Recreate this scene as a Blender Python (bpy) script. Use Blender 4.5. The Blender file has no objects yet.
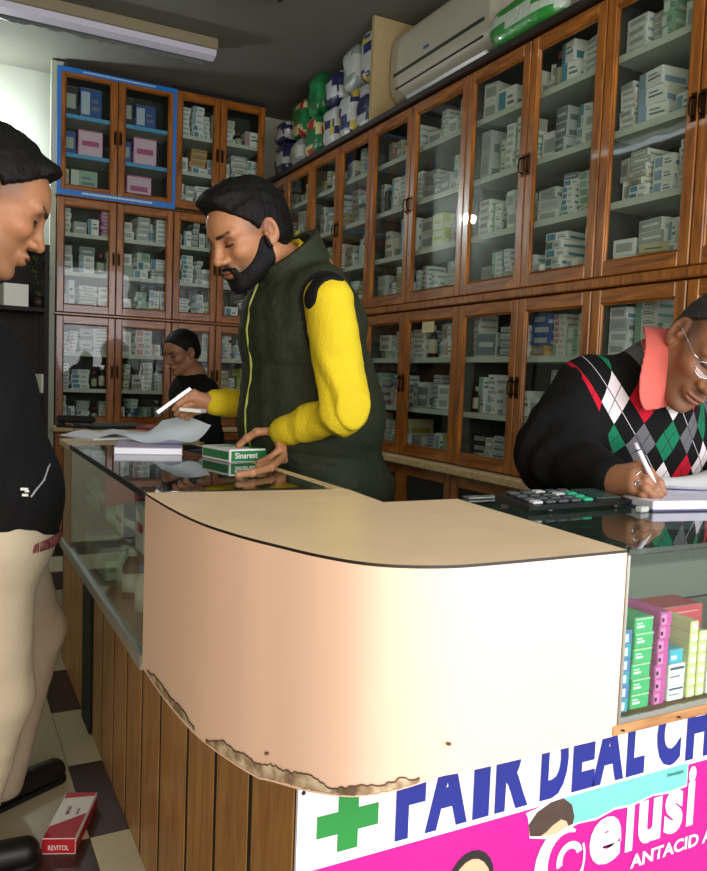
import bpy, math, random
import numpy as np
from mathutils import Matrix, Vector
random.seed(7); np.random.seed(7)
S = bpy.context.scene
COL = S.collection
PI = math.pi

# ------------------------------------------------------------------ camera
YAW, PITCH, ROLL, FPX = 0.482448679, 0.0705318394, -0.0371381281, 783.44
CAMZ = 1.15
def _cam():
    cy, sy = math.cos(YAW), math.sin(YAW)
    F = Vector((sy*math.cos(PITCH), cy*math.cos(PITCH), -math.sin(PITCH)))
    r = Vector((cy, -sy, 0)); d = F.cross(r)
    R = math.cos(ROLL)*r + math.sin(ROLL)*d
    D = math.cos(ROLL)*d - math.sin(ROLL)*r
    return F, R, D
CF, CR, CD = _cam()
cam_data = bpy.data.cameras.new('camera'); cam = bpy.data.objects.new('camera', cam_data); COL.objects.link(cam)
cam.matrix_world = Matrix(((CR.x, -CD.x, -CF.x, 0), (CR.y, -CD.y, -CF.y, 0), (CR.z, -CD.z, -CF.z, CAMZ), (0, 0, 0, 1)))
cam_data.sensor_fit = 'VERTICAL'; cam_data.sensor_height = 24; cam_data.lens = 24*FPX/871
cam_data.clip_start = 0.02
S.camera = cam
def at(px, py, d):
    """survey helper: world point seen at a pixel, d metres deep"""
    q = CF + CR*((px-353.5)/FPX) + CD*((py-435.5)/FPX)
    return np.array((q.x*d, q.y*d, CAMZ+q.z*d))

# ------------------------------------------------------------------ materials
def srgb(r, g, b):
    return tuple(((c/255)/12.92 if c/255 <= .04045 else ((c/255+.055)/1.055)**2.4) for c in (r, g, b)) + (1,)
MATS = {}
def mat(name, col, rough=.6, spec=.5, metal=0, var=.0, scale=20, bump=0, coat=0, emit=None, es=1, bscale=None, stretch=None):
    if name in MATS: return MATS[name]
    m = bpy.data.materials.new(name); m.use_nodes = True; nt = m.node_tree
    b = nt.nodes['Principled BSDF']
    b.inputs['Base Color'].default_value = col; b.inputs['Roughness'].default_value = rough
    b.inputs['Specular IOR Level'].default_value = spec; b.inputs['Metallic'].default_value = metal
    b.inputs['Coat Weight'].default_value = coat
    if var or bump:
        tc = nt.nodes.new('ShaderNodeTexCoord'); mp = nt.nodes.new('ShaderNodeMapping')
        nt.links.new(tc.outputs['Object'], mp.inputs[0])
        if stretch: mp.inputs['Scale'].default_value = stretch
        n = nt.nodes.new('ShaderNodeTexNoise'); n.inputs['Scale'].default_value = scale; n.inputs['Detail'].default_value = 5
        nt.links.new(mp.outputs[0], n.inputs['Vector'])
        if var:
            mx = nt.nodes.new('ShaderNodeMix'); mx.data_type = 'RGBA'
            mx.inputs[6].default_value = tuple(c*(1-var) for c in col[:3])+(1,)
            mx.inputs[7].default_value = tuple(min(1, c*(1+var)) for c in col[:3])+(1,)
            nt.links.new(n.outputs[0], mx.inputs[0]); nt.links.new(mx.outputs[2], b.inputs['Base Color'])
        if bump:
            bp = nt.nodes.new('ShaderNodeBump'); bp.inputs['Strength'].default_value = bump; bp.inputs['Distance'].default_value = .01
            if bscale:
                n2 = nt.nodes.new('ShaderNodeTexNoise'); n2.inputs['Scale'].default_value = bscale
                nt.links.new(tc.outputs['Object'], n2.inputs['Vector']); nt.links.new(n2.outputs[0], bp.inputs['Height'])
            else: nt.links.new(n.outputs[0], bp.inputs['Height'])
            nt.links.new(bp.outputs[0], b.inputs['Normal'])
    if emit:
        b.inputs['Emission Color'].default_value = emit; b.inputs['Emission Strength'].default_value = es
    MATS[name] = m
    return m
def glass_mat(name, tint, refl=.08, rough=.02, wav=0.0):
    m = bpy.data.materials.new(name); m.use_nodes = True; nt = m.node_tree; nt.nodes.clear()
    o = nt.nodes.new('ShaderNodeOutputMaterial'); t = nt.nodes.new('ShaderNodeBsdfTransparent'); t.inputs[0].default_value = tint
    g = nt.nodes.new('ShaderNodeBsdfGlossy'); g.inputs['Roughness'].default_value = rough
    f = nt.nodes.new('ShaderNodeLayerWeight'); f.inputs[0].default_value = .5
    pw = nt.nodes.new('ShaderNodeMath'); pw.operation = 'POWER'; pw.inputs[1].default_value = 5
    nt.links.new(f.outputs['Facing'], pw.inputs[0])
    ad = nt.nodes.new('ShaderNodeMath'); ad.operation = 'MULTIPLY_ADD'; ad.inputs[1].default_value = 1-refl; ad.inputs[2].default_value = refl; ad.use_clamp = True
    mx = nt.nodes.new('ShaderNodeMixShader')
    nt.links.new(pw.outputs[0], ad.inputs[0]); nt.links.new(ad.outputs[0], mx.inputs[0])
    nt.links.new(t.outputs[0], mx.inputs[1]); nt.links.new(g.outputs[0], mx.inputs[2]); nt.links.new(mx.outputs[0], o.inputs[0])
    if wav:
        tc = nt.nodes.new('ShaderNodeTexCoord'); n = nt.nodes.new('ShaderNodeTexNoise'); n.inputs['Scale'].default_value = 3.5
        bp = nt.nodes.new('ShaderNodeBump'); bp.inputs['Strength'].default_value = wav; bp.inputs['Distance'].default_value = .02
        nt.links.new(tc.outputs['Object'], n.inputs['Vector']); nt.links.new(n.outputs[0], bp.inputs['Height'])
        nt.links.new(bp.outputs[0], g.inputs['Normal'])
    return m
def attr_mat(name, rough=.55, spec=.4, noise=.12, nscale=60, bump=.15, sss=0, bscale=300):
    m = bpy.data.materials.new(name); m.use_nodes = True; nt = m.node_tree; b = nt.nodes['Principled BSDF']
    a = nt.nodes.new('ShaderNodeAttribute'); a.attribute_name = 'Col'
    tc = nt.nodes.new('ShaderNodeTexCoord'); n = nt.nodes.new('ShaderNodeTexNoise'); n.inputs['Scale'].default_value = nscale
    nt.links.new(tc.outputs['Object'], n.inputs['Vector'])
    mr = nt.nodes.new('ShaderNodeMapRange'); mr.inputs['To Min'].default_value = 1-noise; mr.inputs['To Max'].default_value = 1+noise
    nt.links.new(n.outputs[0], mr.inputs[0])
    vm = nt.nodes.new('ShaderNodeVectorMath'); vm.operation = 'SCALE'
    nt.links.new(a.outputs['Color'], vm.inputs[0]); nt.links.new(mr.outputs[0], vm.inputs['Scale'])
    nt.links.new(vm.outputs[0], b.inputs['Base Color'])
    b.inputs['Roughness'].default_value = rough; b.inputs['Specular IOR Level'].default_value = spec
    if bump:
        n2 = nt.nodes.new('ShaderNodeTexNoise'); n2.inputs['Scale'].default_value = bscale
        nt.links.new(tc.outputs['Object'], n2.inputs['Vector'])
        bp = nt.nodes.new('ShaderNodeBump'); bp.inputs['Strength'].default_value = bump; bp.inputs['Distance'].default_value = .003
        nt.links.new(n2.outputs[0], bp.inputs['Height']); nt.links.new(bp.outputs[0], b.inputs['Normal'])
    return m
def wood_mat(name, c1, c2, rough=.35, coat=.3, axis=2, sc=6):
    m = bpy.data.materials.new(name); m.use_nodes = True; nt = m.node_tree; b = nt.nodes['Principled BSDF']
    tc = nt.nodes.new('ShaderNodeTexCoord'); mp = nt.nodes.new('ShaderNodeMapping'); s = [sc*3]*3; s[axis] = sc*.35
    mp.inputs['Scale'].default_value = s; nt.links.new(tc.outputs['Object'], mp.inputs[0])
    n = nt.nodes.new('ShaderNodeTexNoise'); n.inputs['Scale'].default_value = 2.2; n.inputs['Detail'].default_value = 8; n.inputs['Distortion'].default_value = 1.2
    nt.links.new(mp.outputs[0], n.inputs['Vector'])
    r = nt.nodes.new('ShaderNodeValToRGB'); r.color_ramp.elements[0].position = .3; r.color_ramp.elements[1].position = .72
    r.color_ramp.elements[0].color = c1; r.color_ramp.elements[1].color = c2
    nt.links.new(n.outputs[0], r.inputs[0]); nt.links.new(r.outputs[0], b.inputs['Base Color'])
    b.inputs['Roughness'].default_value = rough; b.inputs['Coat Weight'].default_value = coat
    return m

M_wood = wood_mat('varnished_wood', srgb(112, 60, 14), srgb(184, 114, 38), rough=.3, coat=.4)
M_wood_h = wood_mat('varnished_wood_rail', srgb(112, 60, 14), srgb(184, 114, 38), rough=.3, coat=.4, axis=0)
M_plank = wood_mat('plank_wood', srgb(148, 100, 52), srgb(186, 138, 78), rough=.45, coat=.1)
M_pale = wood_mat('pale_wood', srgb(190, 160, 110), srgb(225, 200, 150), rough=.5, coat=0, axis=0)
M_strip = wood_mat('strip_wood', srgb(140, 92, 50), srgb(196, 150, 96), rough=.6, coat=0, axis=0)
M_dark = mat('dark_wood', srgb(38, 24, 14), .5, var=.3)
M_black = mat('black_gap', srgb(12, 11, 10), .7)
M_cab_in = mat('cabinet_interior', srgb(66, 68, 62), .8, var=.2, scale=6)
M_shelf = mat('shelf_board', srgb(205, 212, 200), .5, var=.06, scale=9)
M_blueshelf = mat('blue_shelf_board', srgb(90, 170, 225), .5)
M_bluetrim = mat('blue_trim', srgb(24, 124, 222), .4)
M_bronze = mat('bronze', srgb(70, 50, 30), .35, metal=1)
M_alu = mat('aluminium', srgb(170, 170, 165), .35, metal=.8, var=.1)
M_pane = glass_mat('door_glass', (.90, .93, .91, 1), refl=.022, wav=.05)
M_case = glass_mat('case_glass', (.90, .95, .92, 1), refl=.06)
M_top = glass_mat('counter_top_glass', (.55, .66, .62, 1), refl=.16)
M_white = mat('white_card', srgb(226, 230, 224), .55, var=.05, scale=40)
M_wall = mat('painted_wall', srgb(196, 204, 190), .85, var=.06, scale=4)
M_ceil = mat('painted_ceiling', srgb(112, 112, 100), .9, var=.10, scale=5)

# ------------------------------------------------------------------ mesh helpers
class MB:
    def __init__(s): s.v = []; s.f = []; s.m = []; s.mats = []; s.sm = []
    def mi(s, m):
        if m not in s.mats: s.mats.append(m)
        return s.mats.index(m)
    def add(s, vs, fs, m, smooth=False):
        o = len(s.v); s.v += [tuple(v) for v in vs]; k = s.mi(m)
        for f in fs: s.f.append(tuple(i+o for i in f)); s.m.append(k); s.sm.append(smooth)
    def box(s, a, b, m, bev=0):
        x0, y0, z0 = [min(p, q) for p, q in zip(a, b)]; x1, y1, z1 = [max(p, q) for p, q in zip(a, b)]
        if bev <= 0:
            s.add([(x0,y0,z0),(x1,y0,z0),(x1,y1,z0),(x0,y1,z0),(x0,y0,z1),(x1,y0,z1),(x1,y1,z1),(x0,y1,z1)],
                  [(0,3,2,1),(4,5,6,7),(0,1,5,4),(1,2,6,5),(2,3,7,6),(3,0,4,7)], m)
            return
        c = min(bev, (x1-x0)/2.01, (y1-y0)/2.01, (z1-z0)/2.01)
        X, Y, Z = (x0, x1), (y0, y1), (z0, z1); vs = []; idx = {}
        for i in (0, 1):
            for j in (0, 1):
                for k in (0, 1):
                    sx, sy, sz = (1-2*i)*c, (1-2*j)*c, (1-2*k)*c
                    for ax, p in enumerate([(X[i], Y[j]+sy, Z[k]+sz), (X[i]+sx, Y[j], Z[k]+sz), (X[i]+sx, Y[j]+sy, Z[k])]):
                        idx[(i, j, k, ax)] = len(vs); vs.append(p)
        fs = []
        for i in (0, 1):
            q = [idx[(i,0,0,0)], idx[(i,1,0,0)], idx[(i,1,1,0)], idx[(i,0,1,0)]]; fs.append(q if i else q[::-1])
            q = [idx[(0,i,0,1)], idx[(1,i,0,1)], idx[(1,i,1,1)], idx[(0,i,1,1)]]; fs.append(q[::-1] if i else q)
            q = [idx[(0,0,i,2)], idx[(1,0,i,2)], idx[(1,1,i,2)], idx[(0,1,i,2)]]; fs.append(q if i else q[::-1])
        ctr = ((x0+x1)/2, (y0+y1)/2, (z0+z1)/2)
        def orient(q):
            a0, a1, a2 = [Vector(vs[t]) for t in q[:3]]; n = (a1-a0).cross(a2-a0)
            return q if n.dot((a0+a1+a2)/3-Vector(ctr)) > 0 else q[::-1]
        for j in (0, 1):
            for k in (0, 1):
                fs.append(orient([idx[(0,j,k,1)], idx[(1,j,k,1)], idx[(1,j,k,2)], idx[(0,j,k,2)]]))
                fs.append(orient([idx[(j,0,k,0)], idx[(j,1,k,0)], idx[(j,1,k,2)], idx[(j,0,k,2)]]))
                fs.append(orient([idx[(j,k,0,0)], idx[(j,k,1,0)], idx[(j,k,1,1)], idx[(j,k,0,1)]]))
        for i in (0, 1):
            for j in (0, 1):
                for k in (0, 1): fs.append(orient([idx[(i,j,k,0)], idx[(i,j,k,1)], idx[(i,j,k,2)]]))
        s.add(vs, [orient(f) for f in fs], m)
    def tube(s, pts, r, m, n=10, caps=True):
        pts = [Vector(p) for p in pts]; rr = r if isinstance(r, (list, tuple)) else [r]*len(pts)
        vs = []; up = Vector((0, 0, 1))
        for i, p in enumerate(pts):
            t = (pts[min(i+1, len(pts)-1)]-pts[max(i-1, 0)]).normalized()
            a = t.cross(up if abs(t.z) < .95 else Vector((1, 0, 0))).normalized(); b = t.cross(a)
            for k in range(n):
                w = 2*PI*k/n; vs.append(p+a*math.cos(w)*rr[i]+b*math.sin(w)*rr[i])
        fs = [(i*n+k, i*n+(k+1) % n, (i+1)*n+(k+1) % n, (i+1)*n+k) for i in range(len(pts)-1) for k in range(n)]
        if caps: fs += [tuple(range(n))[::-1], tuple(range((len(pts)-1)*n, len(pts)*n))]
        s.add(vs, fs, m, True)
    def lathe(s, prof, m, c=(0, 0, 0), n=16):
        vs = [(c[0]+r*math.cos(2*PI*k/n), c[1]+r*math.sin(2*PI*k/n), c[2]+z) for r, z in prof for k in range(n)]
        fs = [(i*n+k, i*n+(k+1) % n, (i+1)*n+(k+1) % n, (i+1)*n+k) for i in range(len(prof)-1) for k in range(n)]
        fs += [tuple(range(n))[::-1], tuple(range((len(prof)-1)*n, len(prof)*n))]
        s.add(vs, fs, m, True)
    def prism(s, poly, z0, z1, m, axis='z', mtop=None):
        n = len(poly)
        def P(p, h): return {'z': (p[0], p[1], h), 'y': (p[0], h, p[1]), 'x': (h, p[0], p[1])}[axis]
        vs = [P(p, z0) for p in poly]+[P(p, z1) for p in poly]
        s.add(vs, [(i, (i+1) % n, (i+1) % n+n, i+n) for i in range(n)]+[tuple(range(n))[::-1]], m)
        s.add([P(p, z1) for p in poly], [tuple(range(n))], mtop or m)
    def build(s, name, parent=None, loc=None):
        me = bpy.data.meshes.new(name); me.from_pydata([tuple(v) for v in s.v], [], s.f)
        for m in s.mats: me.materials.append(m)
        me.polygons.foreach_set('material_index', s.m); me.polygons.foreach_set('use_smooth', s.sm); me.update()
        o = bpy.data.objects.new(name, me); COL.objects.link(o)
        if parent: o.parent = parent
        if loc: o.location = loc
        return o
def tag(o, label=None, cat=None, group=None, kind=None):
    if label: o['label'] = label
    if cat: o['category'] = cat
    if group: o['group'] = group
    if kind: o['kind'] = kind
    return o
def empty(name, loc=(0, 0, 0), rz=0, **k):
    o = bpy.data.objects.new(name, None); COL.objects.link(o); o.location = loc; o.rotation_euler = (0, 0, rz); o.empty_display_size = .05
    return tag(o, **k)
def recenter(o):
    """origin of a mesh to the bottom centre of its box"""
    me = o.data; n = len(me.vertices); a = np.empty(n*3, 'f'); me.vertices.foreach_get('co', a); a = a.reshape(-1, 3)
    c = (a.min(0)+a.max(0))/2; c[2] = a[:, 2].min(); a -= c; me.vertices.foreach_set('co', a.ravel()); me.update()
    o.location = Vector(o.location)+Vector(c.tolist()); return o
def copy_tree(o, parent=None):
    c = o.copy(); COL.objects.link(c); c.parent = parent
    for ch in list(o.children): copy_tree(ch, c)
    return c
def text(name, body, x, z, h, wid, m, parent, y, bold=.0, shear=0, align='LEFT', rot=(PI/2, 0, 0), depth=.0006):
    cu = bpy.data.curves.new(name, 'FONT'); cu.body = body; cu.size = 1; cu.offset = bold; cu.shear = shear; cu.resolution_u = 4; cu.fill_mode = 'BOTH'
    tmp = bpy.data.objects.new(name, cu); COL.objects.link(tmp)
    dg = bpy.context.evaluated_depsgraph_get(); dg.update()
    me = bpy.data.meshes.new_from_object(tmp.evaluated_get(dg)); bpy.data.objects.remove(tmp); bpy.data.curves.remove(cu)
    n = len(me.vertices); a = np.empty(n*3, 'f'); me.vertices.foreach_get('co', a); a = a.reshape(-1, 3)
    lo, hi = a.min(0), a.max(0)
    if h: a[:, 1] = (a[:, 1]-lo[1])*h/(hi[1]-lo[1])
    if wid: a[:, 0] = (a[:, 0]-lo[0])*wid/(hi[0]-lo[0])
    me.vertices.foreach_set('co', a.ravel()); me.update(); me.materials.clear(); me.materials.append(m)
    o = bpy.data.objects.new(name, me); COL.objects.link(o); o.rotation_euler = rot; o.location = (x, y, z); o.parent = parent
    return o

# ------------------------------------------------------------------ signed distance meshing (organic shapes)
def A(p): return np.asarray(p, dtype=np.float64)
def sd_cap(P, a, b, r1, r2=None):
    a, b = A(a), A(b); r2 = r1 if r2 is None else r2
    pa = P-a; ba = b-a; h = np.clip(pa@ba/max(ba@ba, 1e-9), 0, 1)
    return np.linalg.norm(pa-h[:, None]*ba, axis=1)-(r1+(r2-r1)*h)
def sd_ell(P, c, r, R=None):
    q = P-A(c)
    if R is not None: q = q@R
    r = A(r); k0 = np.linalg.norm(q/r, axis=1); k1 = np.linalg.norm(q/(r*r), axis=1)
    return k0*(k0-1)/np.maximum(k1, 1e-9)
def sd_box(P, c, h, rad=0, R=None):
    q = P-A(c)
    if R is not None: q = q@R
    q = np.abs(q)-A(h)+rad
    return np.linalg.norm(np.maximum(q, 0), axis=1)+np.minimum(q.max(1), 0)-rad
def smin(a, b, k):
    h = np.maximum(k-np.abs(a-b), 0)/k
    return np.minimum(a, b)-h*h*k*.25
def smax(a, b, k): return -smin(-a, -b, k)
def chain(P, pts, rad, k=.01):
    d = None
    for i in range(len(pts)-1):
        e = sd_cap(P, pts[i], pts[i+1], rad[i], rad[i+1]); d = e if d is None else smin(d, e, k)
    return d
def rotm(axis, ang):
    return np.array(Matrix.Rotation(ang, 3, axis))
def net(f, lo, hi, h):
    """surface nets over a block-sparse grid"""
    lo, hi = A(lo), A(hi); B = 8
    nb = np.maximum(np.ceil((hi-lo)/(h*B)).astype(int), 1); n = nb*B+1
    bc = np.stack(np.meshgrid(*[lo[i]+(np.arange(nb[i])+.5)*B*h for i in range(3)], indexing='ij'), -1).reshape(-1, 3)
    db = f(bc).reshape(nb); act = np.abs(db) < B*h*.87*1.5+.012
    vol = np.full(n, 1.0); m = np.zeros(n, bool)
    up = np.repeat(np.repeat(np.repeat(np.where(db < 0, -1., 1.), B, 0), B, 1), B, 2); vol[:-1, :-1, :-1] = up
    vol[-1] = 1; vol[:, -1] = 1; vol[:, :, -1] = 1
    for i, j, k in np.argwhere(act): m[i*B:i*B+B+1, j*B:j*B+B+1, k*B:k*B+B+1] = True
    ii = np.argwhere(m); out = np.empty(len(ii))
    for s0 in range(0, len(ii), 200000): out[s0:s0+200000] = f(lo+ii[s0:s0+200000]*h)
    vol[m] = out
    for ax in range(3):
        sl = [slice(None)]*3; sl[ax] = 0; vol[tuple(sl)] = np.maximum(vol[tuple(sl)], h*.3); sl[ax] = -1; vol[tuple(sl)] = np.maximum(vol[tuple(sl)], h*.3)
    s = vol < 0
    cnt = sum(s[a:n[0]-1+a, b:n[1]-1+b, c:n[2]-1+c].astype(int) for a in (0, 1) for b in (0, 1) for c in (0, 1))
    cells = np.argwhere((cnt > 0) & (cnt < 8)); idx = -np.ones(n-1, int); idx[tuple(cells.T)] = np.arange(len(cells))
    acc = np.zeros((len(cells), 3)); c = np.zeros(len(cells))
    corners = [(a, b, cc) for a in (0, 1) for b in (0, 1) for cc in (0, 1)]
    for p in corners:
        for ax in range(3):
            if p[ax]: continue
            q = list(p); q[ax] = 1
            v0 = vol[tuple((cells+p).T)]; v1 = vol[tuple((cells+q).T)]; x = (v0 < 0) != (v1 < 0)
            t = np.where(x, v0/np.where(x, v0-v1, 1), 0)
            pos = np.tile(A(p), (len(cells), 1)); pos[:, ax] = t
            acc[x] += pos[x]; c[x] += 1
    V = lo+(cells+acc/np.maximum(c, 1)[:, None])*h
    Fs = []
    for ax in range(3):
        a0 = s; sl0 = [slice(None)]*3; sl1 = [slice(None)]*3; sl0[ax] = slice(0, -1); sl1[ax] = slice(1, None)
        e0, e1 = s[tuple(sl0)], s[tuple(sl1)]; E = np.argwhere(e0 != e1); u, w = (ax+1) % 3, (ax+2) % 3
        E = E[(E[:, u] > 0) & (E[:, w] > 0) & (E[:, u] < n[u]-1) & (E[:, w] < n[w]-1)]
        inside = e0[tuple(E.T)]
        q = []
        for du, dw in ((-1, -1), (0, -1), (0, 0), (-1, 0)):
            e = E.copy(); e[:, u] += du; e[:, w] += dw; q.append(idx[tuple(e.T)])
        q = np.stack(q, 1); q = np.where(inside[:, None], q, q[:, ::-1]); Fs.append(q)
    F = np.concatenate(Fs)
    F = F[(F >= 0).all(1)]
    return V, F
def join_nets(parts):
    V = []; F = []; o = 0
    for v, f in parts: V.append(v); F.append(f+o); o += len(v)
    return np.concatenate(V), np.concatenate(F)
def net_obj(name, VF, mats, parent=None, color=None, mfun=None):
    V, F = VF; V = V.copy()
    me = bpy.data.meshes.new(name)
    me.vertices.add(len(V)); me.vertices.foreach_set('co', V.astype('f').ravel())
    me.loops.add(F.size); me.loops.foreach_set('vertex_index', F.astype('i').ravel())
    me.polygons.add(len(F)); me.polygons.foreach_set('loop_start', np.arange(0, F.size, 4, dtype='i')); me.polygons.foreach_set('loop_total', np.full(len(F), 4, 'i'))
    me.update(calc_edges=True); me.polygons.foreach_set('use_smooth', np.ones(len(F), bool))
    for m in (mats if isinstance(mats, list) else [mats]): me.materials.append(m)
    if color is not None:
        c = color(V) if callable(color) else np.tile(A(color)[:3], (len(V), 1))
        at_ = me.color_attributes.new('Col', 'FLOAT_COLOR', 'POINT')
        at_.data.foreach_set('color', np.concatenate([c, np.ones((len(V), 1))], 1).astype('f').ravel())
    if mfun is not None: me.polygons.foreach_set('material_index', mfun(V[F].mean(1)).astype('i'))
    me.validate(); me.update()
    o = bpy.data.objects.new(name, me); COL.objects.link(o)
    if parent: o.parent = parent; o.matrix_parent_inverse = Matrix.Translation(-Vector(parent.location))
    return o
def wob(P, s, seed=0):
    r = np.random.RandomState(seed); d = 0
    for i in range(5):
        k = r.normal(size=3)*s*(1+.5*i); d = d+np.sin(P@k+r.rand()*6.28)/(1+.5*i)
    return d/2.5

# ------------------------------------------------------------------ room shell
XW, YB, CZ = 1.96, 5.20, 3.03          # cabinet fronts and ceiling
def struct(name, mb):
    o = mb.build(name); o['kind'] = 'structure'; return o
m = MB(); m_t1 = mat('tile_cream', srgb(196, 190, 160), .35, var=.1, scale=8); m_t2 = mat('tile_brown', srgb(60, 38, 30), .35, var=.2, scale=10)
m_gr = mat('grout', srgb(110, 100, 80), .8); T = .39
m.box((-2.6, -2.6, -.05), (2.35, 5.6, -.003), m_gr)
for i in range(-8, 6):
    for j in range(-9, 10):
        x0, y0 = .318+i*T, 1.93+j*T
        if x0 > 2.3 or y0 > 5.55 or x0+T < -2.6 or y0+T < -2.6: continue
        m.box((max(x0, -2.6)+.001, max(y0, -2.6)+.001, -.003), (min(x0+T, 2.35)-.001, min(y0+T, 5.6)-.001, 0), m_t2 if ((i+j) % 2 == 0 and j != 1) else m_t1)
struct('floor', m)
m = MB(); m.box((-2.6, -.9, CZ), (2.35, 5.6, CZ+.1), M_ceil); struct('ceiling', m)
m = MB(); m.box((-2.6, 5.5, 0), (2.35, 5.6, CZ), M_wall); struct('wall_back', m)
m = MB(); m.box((2.26, -.9, 0), (2.35, 5.5, CZ), M_wall); struct('wall_right', m)
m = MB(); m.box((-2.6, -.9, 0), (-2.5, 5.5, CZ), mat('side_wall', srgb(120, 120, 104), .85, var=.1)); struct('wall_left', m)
m = MB(); m.box((-2.5, -.9, 2.6), (2.26, -.8, CZ), M_wall); struct('trim_1', m)

# ------------------------------------------------------------------ cabinets
D_CAB = .28
def frame(mb, x0, x1, z0, z1, y0, y1, s, mv, mh, rb=None):
    rb = rb or s
    mb.box((x0, y0, z0), (x0+s, y1, z1), mv, .003); mb.box((x1-s, y0, z0), (x1, y1, z1), mv, .003)
    mb.box((x0+s, y0, z0), (x1-s, y1, z0+rb), mh, .003); mb.box((x0+s, y0, z1-rb), (x1-s, y1, z1), mh, .003)
CABS = []
def cabinet(kind, loc, rz, w, z0, z1, shelves, label, cat='cabinet', group=None, blue=False, stile=.040, openness=True, doors=2, mid=None):
    t = empty('medicine_cabinet', (loc[0], loc[1], z0), rz, label=label, cat=cat, group=group)
    H = z1-z0; g = .001
    mb = MB(); y0 = .022
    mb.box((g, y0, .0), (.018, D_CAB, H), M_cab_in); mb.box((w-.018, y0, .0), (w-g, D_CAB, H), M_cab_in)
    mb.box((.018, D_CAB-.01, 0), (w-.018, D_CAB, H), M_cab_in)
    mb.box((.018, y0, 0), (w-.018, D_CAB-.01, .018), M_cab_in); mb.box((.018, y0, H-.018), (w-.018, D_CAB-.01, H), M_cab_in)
    mb.build('carcass', t)
    for sz in shelves:
        k = MB(); k.box((.018, .035, sz-z0-.009), (w-.018, D_CAB-.01, sz-z0+.009), M_shelf)
        k.box((.018, .030, sz-z0-.012), (w-.018, .0345, sz-z0+.012), M_blueshelf if blue else M_shelf); k.build('shelf', t)
    edges = [0, (mid if mid else w/2), w]
    for i in range(2):
        a, b = edges[i]+.0025, edges[i+1]-.0025
        k = MB(); frame(k, a, b, .003, H-.003, 0, .022, stile, M_wood, M_wood_h, .048)
        # inner bead round the pane
        frame(k, a+stile, b-stile, .051, H-.051, .004, .018, .006, M_wood, M_wood_h)
        d = k.build('door', t)
        k = MB(); k.box((a+stile-.002, .010, .046), (b-stile+.002, .013, H-.046), M_pane); k.build('glass_pane', d)
        hx = (b-.014) if i == 0 else (a+.014)
        k = MB(); hz = H*.5
        k.tube([(hx, 0, hz-.03), (hx, -.018, hz-.024), (hx, -.022, hz), (hx, -.018, hz+.024), (hx, 0, hz+.03)], .0035, M_bronze, 8)
        k.box((hx-.009, -.002, hz-.042), (hx+.009, .0002, hz+.042), M_bronze); k.build('handle', d)
    if blue:
        k = MB(); f_ = .017
        k.box((-.004, -.006, -.012), (f_, -.0005, H-.002), M_bluetrim); k.box((w-f_, -.006, -.012), (w+.004, -.0005, H-.002), M_bluetrim)
        k.box((f_, -.006, -.012), (w-f_, -.0005, .022), M_bluetrim); k.box((f_, -.006, H-.03), (w-f_, -.0005, H-.002), M_bluetrim)
        bt = k.build('blue_border', t); bt['label'] = 'bright blue printed border strip'
        mw = mat('white_print', srgb(200, 225, 235), .5)
        for zq, hq in ((.002, .012), (H-.020, .008)):
            k = MB(); x = w*.2
            while x < w*.8: l = random.uniform(.006, .02); k.box((x, -.0068, zq), (x+l, -.006, zq+hq), mw); x += l+.002
            k.build('print', bt)
    CABS.append(dict(loc=loc, rz=rz, w=w, mid=edges[1], z0=z0, z1=z1, shelves=shelves, kind=kind))
    return t
RZ = -PI/2
edgeR = [1.25, 2.03, 2.815, 3.66, 4.42, 5.195]; midR = [1.64, 2.415, 3.265, 4.045, 4.81]
ordR = ['rightmost', 'second from the right', 'middle', 'fourth from the right', 'cornermost']
for i in range(5):
    hi, lo = edgeR[i+1], edgeR[i]; w = hi-lo
    cabinet(('RU', i), (XW, hi, 0), RZ, w, 1.525, 2.455, [1.765, 2.0, 2.245], f'upper two-door glass medicine cabinet on the right wall, {ordR[i]} of its row', group='upper wall cabinets', mid=hi-midR[i])
    cabinet(('RL', i), (XW, hi, 0), RZ, w, .80, 1.488, [1.02, 1.256], f'lower two-door glass medicine cabinet on the right wall, {ordR[i]} of its row', group='lower wall cabinets', mid=hi-midR[i])
xb = [.612, 1.335, 1.955]; mb_ = [.358, .30]
for i, nm in enumerate(['left', 'right']):
    w = xb[i+1]-xb[i]-.001
    cabinet(('BL', i), (xb[i], YB, 0), 0, w, .80, 1.488, [1.02, 1.25], f'glass medicine cabinet of the back wall, bottom row, {nm} one', group='back wall cabinets', mid=mb_[i])
    cabinet(('BM', i), (xb[i], YB, 0), 0, w, 1.505, 2.215, [1.75, 1.99], f'glass medicine cabinet of the back wall, middle row, {nm} one', group='back wall cabinets', mid=mb_[i])
    cabinet(('BT', i), (xb[i], YB, 0), 0, w, 2.235, 2.99, [2.475, 2.71], ('top back wall medicine cabinet framed by a bright blue border' if i == 0 else 'dark top back wall cabinet beside the blue bordered one'), group='back wall cabinets', blue=(i == 0), mid=mb_[i])
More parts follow.
